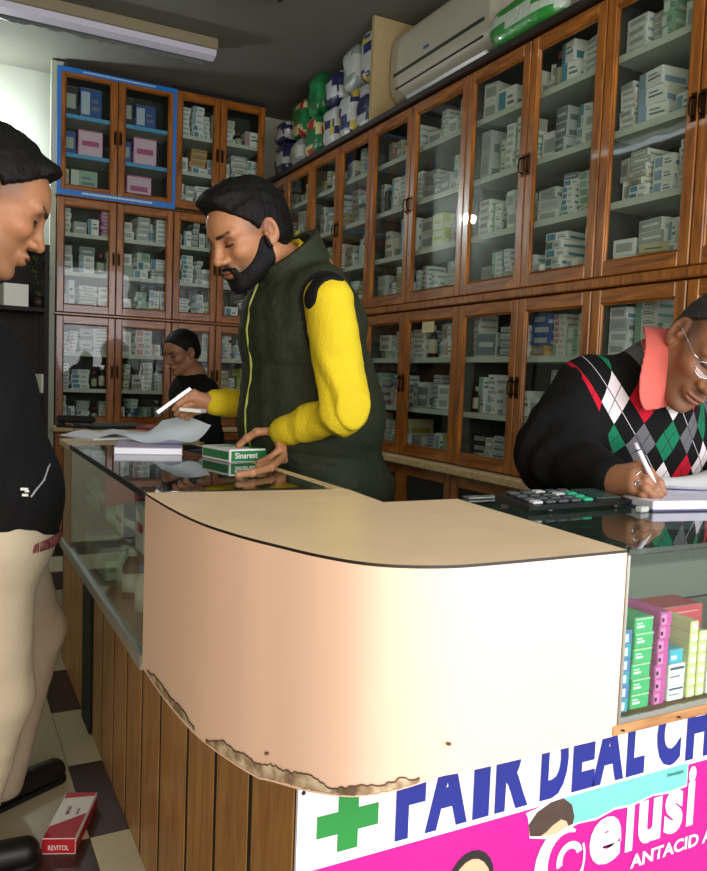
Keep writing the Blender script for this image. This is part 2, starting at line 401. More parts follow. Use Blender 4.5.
# rails between rows
m = MB(); m.box((XW-.012, 1.2, 1.49), (XW+D_CAB, YB-.012, 1.523), M_wood, .004); tag(m.build('cabinet_rail'), 'long wooden rail between upper and lower cabinets of the right wall', 'rail')
m = MB(); m.box((.60, YB-.010, 1.49), (XW-.014, YB+D_CAB, 1.503), M_wood, .003); tag(m.build('cabinet_rail'), 'wooden rail above the bottom row of back wall cabinets', 'rail')
m = MB(); m.box((.60, YB-.004, 2.217), (XW-.014, YB+D_CAB, 2.222), M_wood, .001); tag(m.build('cabinet_rail'), 'thin wooden rail under the top back wall cabinets', 'rail')
m = MB(); m.box((XW-.02, 1.2, 2.457), (2.25, YB-.012, 2.487), M_dark, .004); tag(m.build('cornice_board'), 'dark board along the top of the right wall cabinets', 'board')
m = MB(); m.box((XW-.05, 1.2, .762), (2.25, YB-.02, .797), M_pale, .005); tag(m.build('cabinet_ledge'), 'pale wooden ledge under the right wall cabinets', 'ledge')
m = MB(); m.box((.60, YB-.05, .762), (XW-.06, 5.48, .797), M_pale, .005); tag(m.build('cabinet_ledge'), 'pale wooden ledge under the back wall cabinets', 'ledge')
# base cabinets under the ledges
for i in range(5):
    w = edgeR[i+1]-edgeR[i]-.002
    t = empty('base_cabinet', (XW, edgeR[i+1]-.001, 0), RZ, label=f'dark wooden base cabinet below the right wall ledge, {ordR[i]} one', cat='cabinet', group='base cabinets')
    k = MB(); k.box((0, .024, 0), (w, D_CAB, .76), M_dark); k.build('body', t)
    for a, b in ((0.002, w/2-.002), (w/2+.002, w-.002)):
        k = MB(); frame(k, a, b, .06, .755, 0, .022, .05, M_wood, M_wood_h); d = k.build('door', t)
        k = MB(); k.box((a+.048, .008, .108), (b-.048, .014, .707), M_black); k.build('panel', d)
t = empty('base_cabinet', (.612, YB, 0), 0, label='dark wooden base cabinet below the back wall ledge', cat='cabinet')
k = MB(); k.box((0, .024, 0), (1.33, D_CAB, .76), M_dark); k.build('body', t)
for a in range(4):
    k = MB(); frame(k, a*.3325+.002, a*.3325+.33, .06, .755, 0, .022, .05, M_wood, M_wood_h); k.box((a*.3325+.05, .010, .1), (a*.3325+.282, .014, .71), M_dark); k.build('door', t)
# divider board between the bag niche and the air conditioner
m = MB(); m.box((XW, 3.68, 2.489), (2.255, 3.705, 3.025), mat('beige_board', srgb(176, 156, 112), .7, var=.08)); tag(m.build('divider_board'), 'upright beige board on the cabinets beside the air conditioner', 'board')
m = MB(); m.box((2.235, 3.71, 2.489), (2.255, 5.19, 3.025), M_black); tag(m.build('niche_panel'), 'black back panel behind the stacked plastic packs', 'panel')  # plain black sheet closing the back of the niche
m = MB(); m.box((1.335, YB+.04, 2.992), (1.955, 5.48, 3.028), M_black); tag(m.build('filler_board'), 'dark filler board above the top back wall cabinets', 'board')
# ------------------------------------------------------------------ cartons, bottles, packs
def carton_mesh(name, body, band, style):
    """unit carton: x width, y depth, z height, origin bottom centre; front is -y"""
    k = MB(); k.box((-.5, -.5, 0), (.5, .5, 1), body, .012)
    e = .5+.004
    if style == 0:
        k.box((-.44, -e, .12), (-.05, -.5, .88), band); k.box((.05, -e, .3), (.40, -.5, .42), M_ink); k.box((.05, -e, .55), (.32, -.5, .65), M_ink)
    elif style == 1:
        k.box((-.485, -e, .08), (.485, -.5, .38), band); k.box((-.3, -e, .55), (.3, -.5, .70), M_ink)
    elif style == 2:
        k.box((-.485, -e, .02), (-.2, -.5, .98), band); k.box((-.1, -e, .4), (.4, -.5, .52), M_ink); k.box((-.1, -e, .65), (.25, -.5, .74), M_ink)
    elif style == 3:
        k.box((-.47, -e, .05), (.47, -.5, .95), band); k.box((-.35, -e-.003, .4), (.35, -e, .6), body)
    else:
        k.box((-.36, -e, .25), (.36, -.5, .75), M_ink2)
    # end band and tuck flap line so that the sides read too
    k.box((-e, -.40, .12), (-.5, .40, .46), band); k.box((.5, -.40, .12), (e, .40, .46), band)
    k.box((-.47, -.5, .996), (.47, -.47, 1.003), M_ink2)
    me = k.build(name); d = me.data; bpy.data.objects.remove(me); return d
M_ink = mat('grey_print', srgb(120, 128, 135), .6); M_ink2 = mat('pale_print', srgb(178, 184, 182), .6)
def cm(name, r, g, b): return mat('card_'+name, srgb(r, g, b), .5, var=.05, scale=30)
PAL = [('white', (240, 244, 240), (150, 175, 200)), ('white', (232, 236, 230), (175, 178, 175)), ('white', (244, 246, 244), (90, 150, 175)),
       ('off-white', (224, 223, 208), (150, 160, 150)), ('white', (238, 242, 240), (140, 185, 160)), ('pale grey', (196, 202, 200), (120, 130, 135)),
       ('white', (242, 244, 242), (200, 150, 150)), ('cream', (206, 198, 160), (170, 150, 90)), ('pale green', (150, 190, 165), (210, 220, 210)),
       ('yellow-green', (176, 184, 70), (220, 220, 180)), ('blue', (50, 90, 160), (190, 205, 225)), ('tan', (180, 140, 84), (200, 170, 120)),
       ('dark', (50, 54, 60), (120, 120, 130)), ('pink', (190, 90, 150), (230, 200, 220))]
WTS = [9, 9, 8, 6, 6, 6, 3, 2, 2, 1.2, .8, .6, 1.2, .4]
CM = []
for i, (nm, b, s) in enumerate(PAL): CM.append((nm, [carton_mesh('medicine_carton', cm(f'b{i}', *b), cm(f's{i}', *s), st) for st in (i % 4, 4, (i+2) % 4)]))
def bottle_mesh(name, mbody, mcap, lab):
    k = MB(); k.lathe([(.38, 0), (.42, .03), (.42, .62), (.36, .72), (.2, .78), (.2, .84)], mbody); k.lathe([(.25, .82), (.25, .98), (.22, 1)], mcap)
    k.lathe([(.425, .14), (.43, .15), (.43, .55), (.425, .56)], lab); o = k.build(name); d = o.data; bpy.data.objects.remove(o); return d
BM = [('brown', bottle_mesh('medicine_bottle', mat('amber', srgb(70, 36, 14), .2), M_white, mat('lab1', srgb(215, 210, 190), .6))),
      ('white', bottle_mesh('medicine_bottle', mat('plastic_w', srgb(215, 220, 220), .35), M_white, mat('lab2', srgb(120, 165, 190), .6))),
      ('dark', bottle_mesh('medicine_bottle', mat('plastic_d', srgb(36, 44, 40), .3), mat('capred', srgb(150, 60, 50), .5), mat('lab3', srgb(180, 186, 160), .6)))]
def world(cab, u, v, z):
    x, y = cab['loc'][0], cab['loc'][1]; c, s = math.cos(cab['rz']), math.sin(cab['rz'])
    return (x+u*c-v*s, y+u*s+v*c, z)
ORD = ['first', 'second', 'third', 'fourth', 'fifth', 'sixth', 'seventh', 'eighth', 'ninth', 'tenth', 'eleventh', 'twelfth', 'thirteenth', 'fourteenth']
NTH = ['rightmost', 'second', 'third', 'fourth', 'fifth', 'sixth', 'seventh', 'eighth', 'ninth', 'tenth']
ITEMS = []
def shelf_label(cab, si, bay):
    k, i = cab['kind']; ns = len(cab['shelves'])+1
    lv = {3: ['bottom', 'middle', 'top'], 4: ['bottom', 'second-lowest', 'second-highest', 'top']}[ns][si]
    if k in ('RU', 'RL'):
        n = i*2+(1-bay); row = 'upper' if k == 'RU' else 'lower'
        return f'{lv} shelf, {NTH[n]} {row} door of right wall' if n == 0 else f'{lv} shelf, {NTH[n]} {row} door from the right', f'{lv} shelf contents behind {row} door {n+1} from the right'
    row = {'BL': 'bottom', 'BM': 'middle', 'BT': 'top'}[k]; n = i*2+bay
    return f'{lv} shelf, {ORD[n]} {row}-row door of back wall', f'{lv} shelf contents, {row}-row door {n+1} of back wall'
for cab in CABS:
    k, ci = cab['kind']
    for bay in (0, 1):
        a = .024 if bay == 0 else cab['mid']+.006; b = cab['mid']-.006 if bay == 0 else cab['w']-.024
        lev = [cab['z0']+.0185]+[s+.0125 for s in cab['shelves']]; tops = [s-.013 for s in cab['shelves']]+[cab['z1']-.02]
        for si, (zb, zt) in enumerate(zip(lev, tops)):
            H = zt-zb; u = a; n = 0
            lab, grp = shelf_label(cab, si, bay)
            while u < b-.03 and n < 9:
                r = random.random(); n += 1
                if k == 'BT' and ci == 0:
                    spec = {2: [(.10, 'dark'), (.13, 'blue')], 1: [(.09, 'blue'), (.15, 'pink')], 0: [(.05, 'cream'), (.16, 'pale green' if bay == 0 else 'pink')]}[si]
                    w_, nm = spec[min(n-1, 1)]; w_ = min(w_, b-u-.002)
                    if w_ < .03 or n > 2: break
                    ITEMS.append(('c', cab, u+w_/2, .05+.07, zb, w_, .12, H*random.uniform(.55, .85), nm, lab, grp, n, 0, 0)); u += w_+.012; continue
                if r < .07 and H > .1:
                    d_ = random.uniform(.04, .06); h_ = random.uniform(.09, min(.16, H*.9))
                    if u+d_ > b: break
                    ITEMS.append(('b', cab, u+d_/2, random.uniform(.08, .12), zb, d_, d_, h_, None, lab, grp, n, 0, 0)); u += d_+.004; continue
                if r < .09: u += random.uniform(.01, .03); n -= 1; continue
                w_ = random.choice([.045, .055, .07, .085, .10, .12]); w_ = min(w_, b-u-.001)
                if w_ < .03: break
                dd = random.uniform(.08, .14); h_ = random.choice([.022, .03, .04, .055, .075, .10])
                fill = random.uniform(.62, 1.0)
                cnt = max(1, int(H*fill/h_)); cnt = min(cnt, 7 if h_ < .035 else 5)
                if h_*cnt > H*.95: h_ = H*.9; cnt = 1
                ti = random.choices(range(len(PAL)), WTS)[0]; y = random.uniform(.045, .09)+dd/2; z = zb
                for q in range(cnt):
                    if random.random() < .25: ti = random.choices(range(len(PAL)), WTS)[0]
                    rot = random.gauss(0, .13) if w_ < b-u-.012 else 0
                    ITEMS.append(('c', cab, u+w_/2, y, z, w_*(.90 if rot else 1), dd, h_, ti, lab, grp, n, q, rot)); z += h_+.0003
                u += w_+(.006 if abs(rot) > 0 else .002)
CF2 = [i for i, p in enumerate(PAL)]
def item_depth(it):
    p = Vector(world(it[1], it[2], it[3], it[4])); q = p-Vector((0, 0, CAMZ)); return q.dot(CF)
def item_vis(it):
    p = Vector(world(it[1], it[2], it[3], it[4]+it[7]*.5)); q = p-Vector((0, 0, CAMZ)); d = q.dot(CF)
    x = 353.5+FPX*q.dot(CR)/d; y = 435.5+FPX*q.dot(CD)/d
    if not(-10 < x < 717 and -10 < y < 880) or d < .2: return 0
    if x > 590 and y > 385 or 245 < x < 345 and y > 290 and False: return 0
    return it[5]*it[7]/d/d
vis = [(item_vis(it), i) for i, it in enumerate(ITEMS)]
cart = sorted([v for v in vis if v[0] > 0 and ITEMS[v[1]][0] == 'c'], reverse=True)
keep = set(i for _, i in cart[:252]); rest = [i for _, i in cart[252:]]
bott = [i for v, i in vis if v > 0 and ITEMS[i][0] == 'b']
def cmesh(ti, n):
    if isinstance(ti, str): ti = [p[0] for p in PAL].index(ti)
    return CM[ti][0], CM[ti][1][n % 3], ti
seen = {}
for i in sorted(keep):
    _, cab, u, y, z, w_, dd, h_, ti, lab, grp, n, q, rot = ITEMS[i]
    nm, me, t2 = cmesh(ti, n)
    o = bpy.data.objects.new('medicine_carton', me); COL.objects.link(o)
    o.location = world(cab, u, y, z); o.scale = (w_, dd, h_); o.rotation_euler = (0, 0, cab['rz']+rot)
    stk = [it for it in ITEMS if it[0] == 'c' and it[9] == lab and it[11] == n]; tot = len(stk)
    posn = '' if tot == 1 else ('topmost ' if q == tot-1 else ('lowest ' if q == 0 else f'{ORD[q]}-up '))
    L = f'{posn}{nm} carton, {ORD[n-1]} pile on {lab}'
    if tot == 1: L = f'lone {nm} carton, {ORD[n-1]} from left on {lab}'
    tag(o, L, 'medicine box', grp)
if rest:
    k = MB()
    for i in rest:
        _, cab, u, y, z, w_, dd, h_, ti, lab, grp, n, q, rot = ITEMS[i]
        nm, me, t2 = cmesh(ti, n); c, s = math.cos(cab['rz']+rot), math.sin(cab['rz']+rot); L = world(cab, u, y, z)
        vs = [(L[0]+v.co.x*w_*c-v.co.y*dd*s, L[1]+v.co.x*w_*s+v.co.y*dd*c, L[2]+v.co.z*h_) for v in me.vertices]
        o0 = len(k.v); k.v += vs
        for p in me.polygons:
            k.f.append(tuple(o0+j for j in p.vertices)); k.m.append(k.mi(me.materials[p.material_index])); k.sm.append(False)
    tag(k.build('medicine_carton'), 'remaining small medicine cartons packed on the farther cabinet shelves', 'medicine box', None, 'stuff')
for i in bott:
    _, cab, u, y, z, w_, dd, h_, ti, lab, grp, n, q, rot = ITEMS[i]
    nm, me = BM[i % 3]; o = bpy.data.objects.new('medicine_bottle', me); COL.objects.link(o)
    o.location = world(cab, u, y, z); o.scale = (w_, w_, h_)
    tag(o, f'{nm} medicine bottle, {ORD[n-1]} item from left on {lab}', 'bottle', grp)

# ------------------------------------------------------------------ counter
HT = .937
M_lam = mat('beige_laminate', srgb(232, 196, 174), .42, spec=.35, var=.06, scale=5, stretch=(1, 1, .25))
M_lamtop = mat('beige_laminate_top', srgb(240, 212, 172), .38, spec=.35, var=.14, scale=9)
curve = [(.316, 1.39), (.318, 1.234), (.328, 1.096), (.35, .995), (.374, .925), (.407, .845), (.449, .787), (.515, .754), (.597, .746), (.811, .746)]
def smooth_poly(pts, n):
    out = []
    for i in range(len(pts)-1):
        p0, p1, p2, p3 = pts[max(i-1, 0)], pts[i], pts[i+1], pts[min(i+2, len(pts)-1)]
        for k in range(n):
            t = k/n; out.append(tuple(.5*((2*p1[j])+(-p0[j]+p2[j])*t+(2*p0[j]-5*p1[j]+4*p2[j]-p3[j])*t*t+(-p0[j]+3*p1[j]-3*p2[j]+p3[j])*t**3) for j in range(2)))
    return out+[pts[-1]]
cv = smooth_poly(curve, 6)
def zbot(p):
    if p[0] < .37: return .619
    return .619+.061*min(1, (p[0]-.37)/.16)**.8
corner = empty('counter_corner', (.55, 1.05, .5), label='curved beige laminate corner unit of the counter with chipped lower edge', cat='counter')
def local(o, p): l = o.location; return (p[0]-l.x, p[1]-l.y, p[2]-l.z)
k = MB(); rows = 14; vs = []; fs = []
for p in cv:
    zb = zbot(p)
    for r in range(rows+1): vs.append(local(corner, (p[0], p[1], zb+(HT-.004-zb)*r/rows)))
R1 = rows+1
for i in range(len(cv)-1):
    for r in range(rows): fs.append((i*R1+r, (i+1)*R1+r, (i+1)*R1+r+1, i*R1+r+1))
k.add(vs, fs, M_lam, True)
inner = [(.7, 1.354), (.688, 1.19), (.846, 1.19)]
def off(p):
    c = Vector((.60, 1.12)); d = (Vector(p)-c); return tuple(Vector(p)-d.normalized()*.012)
vs = []; fs = []
for p in cv:
    zb = zbot(p); q = off(p); vs += [local(corner, (p[0], p[1], zb)), local(corner, (q[0], q[1], zb)), local(corner, (q[0], q[1], HT-.004))]
for i in range(len(cv)-1): fs += [(3*i, 3*i+1, 3*i+4, 3*i+3), (3*i+1, 3*i+2, 3*i+5, 3*i+4)]
k.add(vs, fs, M_lam)
# straight inner sides
def wallq(a, b, z0, z1, m): k.add([local(corner, (a[0], a[1], z0)), local(corner, (b[0], b[1], z0)), local(corner, (b[0], b[1], z1)), local(corner, (a[0], a[1], z1))], [(0, 1, 2, 3)], m)
poly = inner
wallq((.811, .746), (.846, 1.19), .684, HT-.004, M_lam); wallq((.846, 1.19), (.688, 1.19), .55, HT-.004, M_lam); wallq((.688, 1.19), (.7, 1.354), .55, HT-.004, M_lam); wallq((.7, 1.354), (.316, 1.39), .62, HT-.004, M_lam)
k.build('laminate_skirt', corner)
k = MB(); top = cv+[(.846, 1.19), (.688, 1.19), (.7, 1.354)]
m_edge = mat('dark_edge_line', srgb(30, 22, 16), .5)
k.prism([local(corner, (p[0], p[1], 0))[:2] for p in top], HT-.004-.5, HT-.5, m_edge, mtop=M_lamtop); k.build('top_board', corner)
# chipped particle board patches along the lower rim
def chip_mat():
    m = bpy.data.materials.new('chipped_board'); m.use_nodes = True; nt = m.node_tree; b = nt.nodes['Principled BSDF']
    tc = nt.nodes.new('ShaderNodeTexCoord'); n = nt.nodes.new('ShaderNodeTexNoise'); n.inputs['Scale'].default_value = 38; n.inputs['Detail'].default_value = 6
    nt.links.new(tc.outputs['Object'], n.inputs['Vector']); r = nt.nodes.new('ShaderNodeValToRGB'); e = r.color_ramp.elements
    e[0].position = .36; e[0].color = srgb(104, 84, 62); e[1].position = .66; e[1].color = srgb(206, 190, 162); x = e.new(.5); x.color = srgb(158, 134, 104)
    nt.links.new(n.outputs[0], r.inputs[0]); nt.links.new(r.outputs[0], b.inputs['Base Color']); b.inputs['Roughness'].default_value = .9
    return m
M_chip = chip_mat(); M_chipedge = mat('chip_rim', srgb(96, 70, 50), .8)
def patch(i0, i1, lo, hi, seed):
    k = MB(); rr = random.Random(seed); n = i1-i0; ths = []
    for j in range(n*3+1):
        t = j/(n*3); s = i0+t*n; a = int(min(s, len(cv)-2)); f = s-a
        p = ((cv[a][0]*(1-f)+cv[a+1][0]*f), (cv[a][1]*(1-f)+cv[a+1][1]*f)); tx, ty = cv[a+1][0]-cv[a][0], cv[a+1][1]-cv[a][1]; L = math.hypot(tx, ty)
        nx, ny = ty/L, -tx/L
        if nx*(.6-p[0])+ny*(1.1-p[1]) > 0: nx, ny = -nx, -ny
        env = min(1, 6*t+.25, 5*(1-t)+.15); h_ = (hi+rr.uniform(-.002, .002)+.0015*math.sin(j*.5+seed))*env; l_ = lo+rr.uniform(0, .0015)
        ths.append((p, (nx, ny), l_, max(h_, l_+.004)))
    for (e, off_, m_) in ((.003, .0012, M_chipedge), (0, .0018, M_chip)):
        vs = []
        for p, nn, l_, h_ in ths:
            zb = zbot(p); vs += [local(corner, (p[0]+nn[0]*off_, p[1]+nn[1]*off_, zb+l_-e*.3)), local(corner, (p[0]+nn[0]*off_, p[1]+nn[1]*off_, zb+h_+e*.6))]
        k.add(vs, [(2*i, 2*i+2, 2*i+3, 2*i+1) for i in range(len(ths)-1)], m_)
    o = k.build('chipped_edge', corner); o['label'] = 'broken laminate showing grey brown chipboard'
patch(2, 12, .006, .018, 3); patch(14, 33, .004, .021, 4); patch(32, 41, .003, .013, 9)
k = MB()
for s, z in ((24, .0), (44, .06)):
    p = cv[s]; k.lathe([(.003, 0), (.003, .002)], M_chipedge, local(corner, (p[0]-.002, p[1]-.004, .66+z)), 8)
k.build('stain_spot', corner)['label'] = 'small reddish brown spots'

# left counter: wooden base and glass case
lc = empty('glass_display_counter', (.5, 1.95, 0), label='left glass-topped display counter on a vertical plank base', cat='counter')
L_ = lambda *p: local(lc, p)
k = MB(); ye = [3.05]; y = .912
bounds = [.912, 1.085, 1.255, 1.427, 1.637, 1.812]; yy = 1.812
while yy < 2.5: yy += .172; bounds.append(yy)
for a, b in zip(bounds[:-1], bounds[1:]): k.box(L_(.413, a+.007, 0), L_(.428, b-.007, .62), M_plank, .003)
yy = 2.66
while yy < 3.2: k.box(L_(.413, yy+.003, 0), L_(.428, yy+.105, .62), M_plank, .003); yy += .108
k.box(L_(.4142, .912, 0), L_(.44, 3.2, .62), M_black); k.build('plank_panel', lc)
k = MB(); k.box(L_(.405, bounds[-1]+.004, 0), L_(.4125, 2.655, .60), M_black); k.build('dark_post', lc)
k = MB(); k.box(L_(.413, 3.2, 0), L_(.68, 3.215, .62), M_dark); k.box(L_(.665, 1.36, 0), L_(.68, 3.2, .62), M_dark); k.build('carcass', lc)
k = MB(); k.box(L_(.318, 1.394, .622), L_(.69, 2.50, .634), M_strip); k.box(L_(.312, 1.394, .612), L_(.330, 2.50, .640), M_alu, .002); k.build('case_floor', lc)
k = MB(); k.box(L_(.345, 1.398, .785), L_(.68, 2.315, .791), M_case); k.build('inner_shelf', lc)
k = MB(); k.box(L_(.319, 1.395, .641), L_(.323, 2.318, .9285), M_case); k.build('front_glass', lc)
k = MB(); k.box(L_(.318, 1.395, .9295), L_(.672, 2.325, HT), M_top, .001); k.build('top_glass', lc)
k = MB(); k.box(L_(.314, 1.395, .926), L_(.3175, 2.325, HT+.001), M_black); k.box(L_(.674, 1.36, .925), L_(.70, 2.5, HT), M_pale, .002); k.build('edge_trim', lc)
k = MB(); k.box(L_(.684, 1.36, .64), L_(.70, 3.2, .924), M_dark); k.build('back_panel', lc)
k = MB(); k.box(L_(.318, 2.328, .641), L_(.676, 2.48, .917), M_plank, .002); k.build('end_block', lc)
k = MB(); k.box(L_(.314, 2.33, .918), L_(.672, 2.56, HT), M_pale, .003); k.box(L_(.44, 2.562, .918), L_(.76, 3.22, HT), M_pale, .003)
k.box(L_(.445, 2.5, .62), L_(.68, 3.2, .917), M_plank); k.build('wooden_top', lc)

# right counter with showcase
rc = empty('glass_showcase', (1.4, 1.0, 0), label='right glass showcase counter filled with stacked cartons', cat='counter')
L_ = lambda *p: local(rc, p)
k = MB(); k.box(L_(.432, .914, 0), L_(2.0, .93, .617), M_dark); k.box(L_(.432, .93, .55), L_(.68, 1.18, .617), M_dark); k.box(L_(1.98, .93, 0), L_(2.0, 1.18, .66), M_dark); k.box(L_(.70, 1.165, 0), L_(1.98, 1.18, .66), M_dark); k.build('base_panel', rc)
k = MB(); k.box(L_(.82, .93, .66), L_(2.0, 1.18, .679), M_strip); k.build('case_floor', rc)
k = MB(); k.box(L_(.803, .744, .680), L_(2.0, .929, .6945), M_strip, .002)
for x in (.82, .93, 1.1, 1.3): k.lathe([(.003, 0), (.003, .001)], M_black, L_(x, .7425, .687), 8)
k.build('wood_strip', rc)['label'] = 'worn wooden strip with nail holes'
k = MB(); k.box(L_(.856, .93, .6801), L_(2.0, 1.165, .6945), M_alu); k.build('tray', rc)
k = MB(); k.box(L_(.814, .745, .695), L_(2.0, .750, .703), M_alu, .001); k.box(L_(.812, .744, .695), L_(.817, .752, .930), M_alu, .001); k.build('metal_frame', rc)
k = MB(); k.box(L_(.818, .7455, .7035), L_(2.0, .7495, .9285), M_case); k.build('front_glass', rc)
k = MB(); k.prism([L_(.814, .745, 0)[:2], L_(2.0, .745, 0)[:2], L_(2.0, 1.19, 0)[:2], L_(.849, 1.19, 0)[:2]], .9295, HT, M_top); k.build('top_glass', rc)
k = MB(); k.box(L_(.862, 1.175, .695), L_(2.0, 1.185, .928), mat('case_back', srgb(120, 124, 112), .6)); k.box(L_(.86, 1.172, .9385), L_(2.0, 1.192, .9415), M_alu); k.build('back_board', rc)
k = MB(); k.box(L_(.90, .90, .862), L_(2.0, 1.17, .866), M_case); k.build('inner_shelf', rc)

# ------------------------------------------------------------------ shop sign on the front of the counter
SY = .905
M_sw = mat('banner_white', srgb(236, 232, 240), .45, var=.02); M_pk = mat('banner_magenta', srgb(190, 12, 138), .45, var=.05, scale=14)
M_bl = mat('print_blue', srgb(22, 36, 132), .5); M_gn = mat('print_green', srgb(32, 132, 56), .5, var=.05); M_wp = mat('print_white', srgb(240, 236, 244), .5)
M_cy = mat('poster_cyan', srgb(112, 196, 186), .5, var=.12, scale=6); M_hair_p = mat('print_hair', srgb(70, 52, 44), .6, var=.4, scale=60); M_skin_p = mat('print_skin', srgb(222, 176, 140), .6, var=.05); M_tl = mat('print_teal', srgb(20, 110, 110), .5)
sg = empty('shop_banner', (.41, SY, .1), label='white and magenta printed shop banner on the counter front', cat='sign')
L_ = lambda *p: local(sg, p)
k = MB(); k.box(L_(.412, SY, .10), L_(1.95, SY+.006, .617), M_sw); k.build('banner_sheet', sg)
k = MB(); k.box(L_(.4125, SY-.0006, .10), L_(1.95, SY, .494), M_pk); k.build('magenta_field', sg)
def slab(name, pts, m, lift, label=None):
    k = MB(); k.prism([L_(x, 0, z)[::2] for x, z in pts], -lift, -lift+.0006, m, axis='y'); o = k.build(name, sg)
    if label: o['label'] = label
    return o
c, zc, w, h, t = .4875, .552, .047, .041, .0155
slab('cross_symbol', [(c-t, zc+h), (c-t, zc+t), (c-w, zc+t), (c-w, zc-t), (c-t, zc-t), (c-t, zc-h), (c+t, zc-h), (c+t, zc-t), (c+w, zc-t), (c+w, zc+t), (c+t, zc+t), (c+t, zc+h)], M_gn, .0012, 'green cross')
CAP = .122
for ch, x0, x1 in (('F', .563, .612), ('A', .613, .687), ('I', .697, .727), ('R', .738, .802), ('D', .826, .882), ('E', .892, .940), ('A', .936, 1.006), ('L', 1.012, 1.054), ('C', 1.082, 1.142), ('H', 1.156, 1.222)):
    lx = L_(x0, 0, .503); text('letter', ch, lx[0], lx[2], CAP, x1-x0, M_bl, sg, -.0012, bold=.055)
for ch, x0, x1, z0, h_ in (('e', .938, 1.010, .362, .082), ('l', 1.020, 1.037, .370, .120), ('u', 1.049, 1.104, .374, .078), ('s', 1.112, 1.158, .376, .080), ('i', 1.168, 1.187, .380, .110)):
    lx = L_(x0, 0, z0); text('letter', ch, lx[0], lx[2], h_, x1-x0, M_wp, sg, -.0018, bold=.045)
# the big swirling capital G
gp = []
def ring(cx, cz, rx, rz_, a0, a1, w0, w1, n=22):
    o1 = []; o2 = []
    for i in range(n+1):
        t = i/n; a = math.radians(a0+(a1-a0)*t); w = w0+(w1-w0)*math.sin(PI*min(1, t*1.15))**.8 if w1 else w0
        o1.append((cx+(rx+w/2)*math.cos(a), cz+(rz_+w/2)*math.sin(a))); o2.append((cx+(rx-w/2)*math.cos(a), cz+(rz_-w/2)*math.sin(a)))
    return o1, o2
def ribbon(name, o1, o2, m, lift):
    k = MB(); n = len(o1); vs = [L_(x, SY-lift, z) for x, z in o1]+[L_(x, SY-lift, z) for x, z in o2]
    k.add(vs, [(i, i+1, n+i+1, n+i) for i in range(n-1)], m); return k.build(name, sg)
o1, o2 = ring(.882, .388, .046, .056, 60, 385, .004, .028); ribbon('letter', o1, o2, M_wp, .0018)
o1, o2 = ring(.896, .391, .022, .024, 20, 200, .012, 0); ribbon('letter_tail', o1, o2, M_wp, .0019)
lx = L_(1.035, 0, .337); text('tagline', 'ANTACID AN', lx[0], lx[2], .024, .235, M_wp, sg, -.0018, bold=.03)
# torn cyan poster
slab('torn_poster', [(.805, .480), (.800, .490), (.855, .497), (1.165, .499), (1.165, .455), (1.12, .452), (1.08, .456), (1.03, .449), (.99, .452), (.95, .444), (.91, .447), (.88, .441), (.85, .436), (.81, .447)], M_wp, .0012)
slab('torn_poster', [(.86, .4975), (1.163, .4985), (1.163, .459), (1.12, .456), (1.08, .460), (1.03, .453), (.99, .456), (.95, .448), (.90, .450), (.87, .446)], M_cy, .0019)
pts = [(.810, .451), (.806, .470), (.822, .487), (.85, .497), (.875, .498), (.893, .484), (.900, .462), (.897, .450), (.888, .449), (.884, .458), (.872, .464), (.855, .458), (.842, .450), (.83, .446)]
slab('printed_hair', pts, M_hair_p, .0026)
slab('printed_forehead', [(.832, .445), (.842, .452), (.857, .460), (.872, .466), (.884, .460), (.888, .449), (.86, .441)], M_skin_p, .0023)
lx = L_(1.112, 0, .481); text('poster_word', 'himalaya', lx[0], lx[2], .010, .040, M_tl, sg, -.0027, bold=.01)
# printed man with glasses, mostly below the frame
def ell(cx, cz, rx, rz_, n=20): return [(cx+rx*math.cos(2*PI*i/n), cz+rz_*math.sin(2*PI*i/n)) for i in range(n)]
slab('printed_hair', ell(.700, .405, .043, .050), mat('print_black_hair', srgb(30, 24, 24), .6), .0012)
slab('printed_face', ell(.700, .390, .038, .052), M_skin_p, .0019)
slab('printed_suit', [(.62, .20), (.64, .30), (.68, .335), (.72, .335), (.77, .30), (.79, .20)], mat('print_suit', srgb(40, 44, 60), .6), .0016)
k = MB()
for x in (.684, .716):
    k.tube([L_(x+.013*math.cos(a*PI/6), SY-.0028, .398+.009*math.sin(a*PI/6)) for a in range(13)], .0012, M_black, 5)
k.build('printed_glasses', sg)
k = MB(); k.lathe([(.0032, 0), (.0025, .0015)], M_black, (0, 0, 0), 8); o = k.build('nail', sg, L_(.4195, SY-.0003, .6055)); o.rotation_euler = (PI/2, 0, 0)

# ------------------------------------------------------------------ cartons in the right showcase (faces toward the street)
def carton(x0, x1, y0, y1, z0, h, m, bands, label, cat='medicine box', group=None, rot=0, name='medicine_carton', words=None):
    k = MB(); w, d = x1-x0, y1-y0
    k.box((-w/2, -d/2, 0), (w/2, d/2, h), m, .0012)
    for (a, b, c_, e, mm) in bands: k.box((-w/2+a*w, -d/2-.0006, c_*h), (-w/2+b*w, -d/2, e*h), mm)
    k.box((-w*.48, -d/2+.001, h), (w*.48, -d/2+.003, h+.0003), M_ink2)
    o = k.build(name, loc=((x0+x1)/2, (y0+y1)/2, z0)); o.rotation_euler[2] = rot
    tag(o, label, cat, group)
    if words: text('print', words[0], -w*.42, h*words[1], h*.2, w*.84, words[2], o, -d/2-.0008, bold=.01)
    return o
G1 = cm('green1', 60, 178, 110); G2 = cm('teal1', 30, 150, 175); W1 = cm('w1', 232, 232, 232); P1 = cm('magenta1', 205, 70, 160); P2 = cm('plum', 84, 66, 84)
B1 = cm('blue1', 70, 120, 190); C1 = cm('cream1', 222, 220, 160); C2 = cm('cyan1', 60, 180, 210); RD = cm('red1', 196, 50, 70); OR = cm('orange1', 214, 170, 90); PG = cm('pgreen', 190, 220, 180)
Zf = .7045; KH = .86
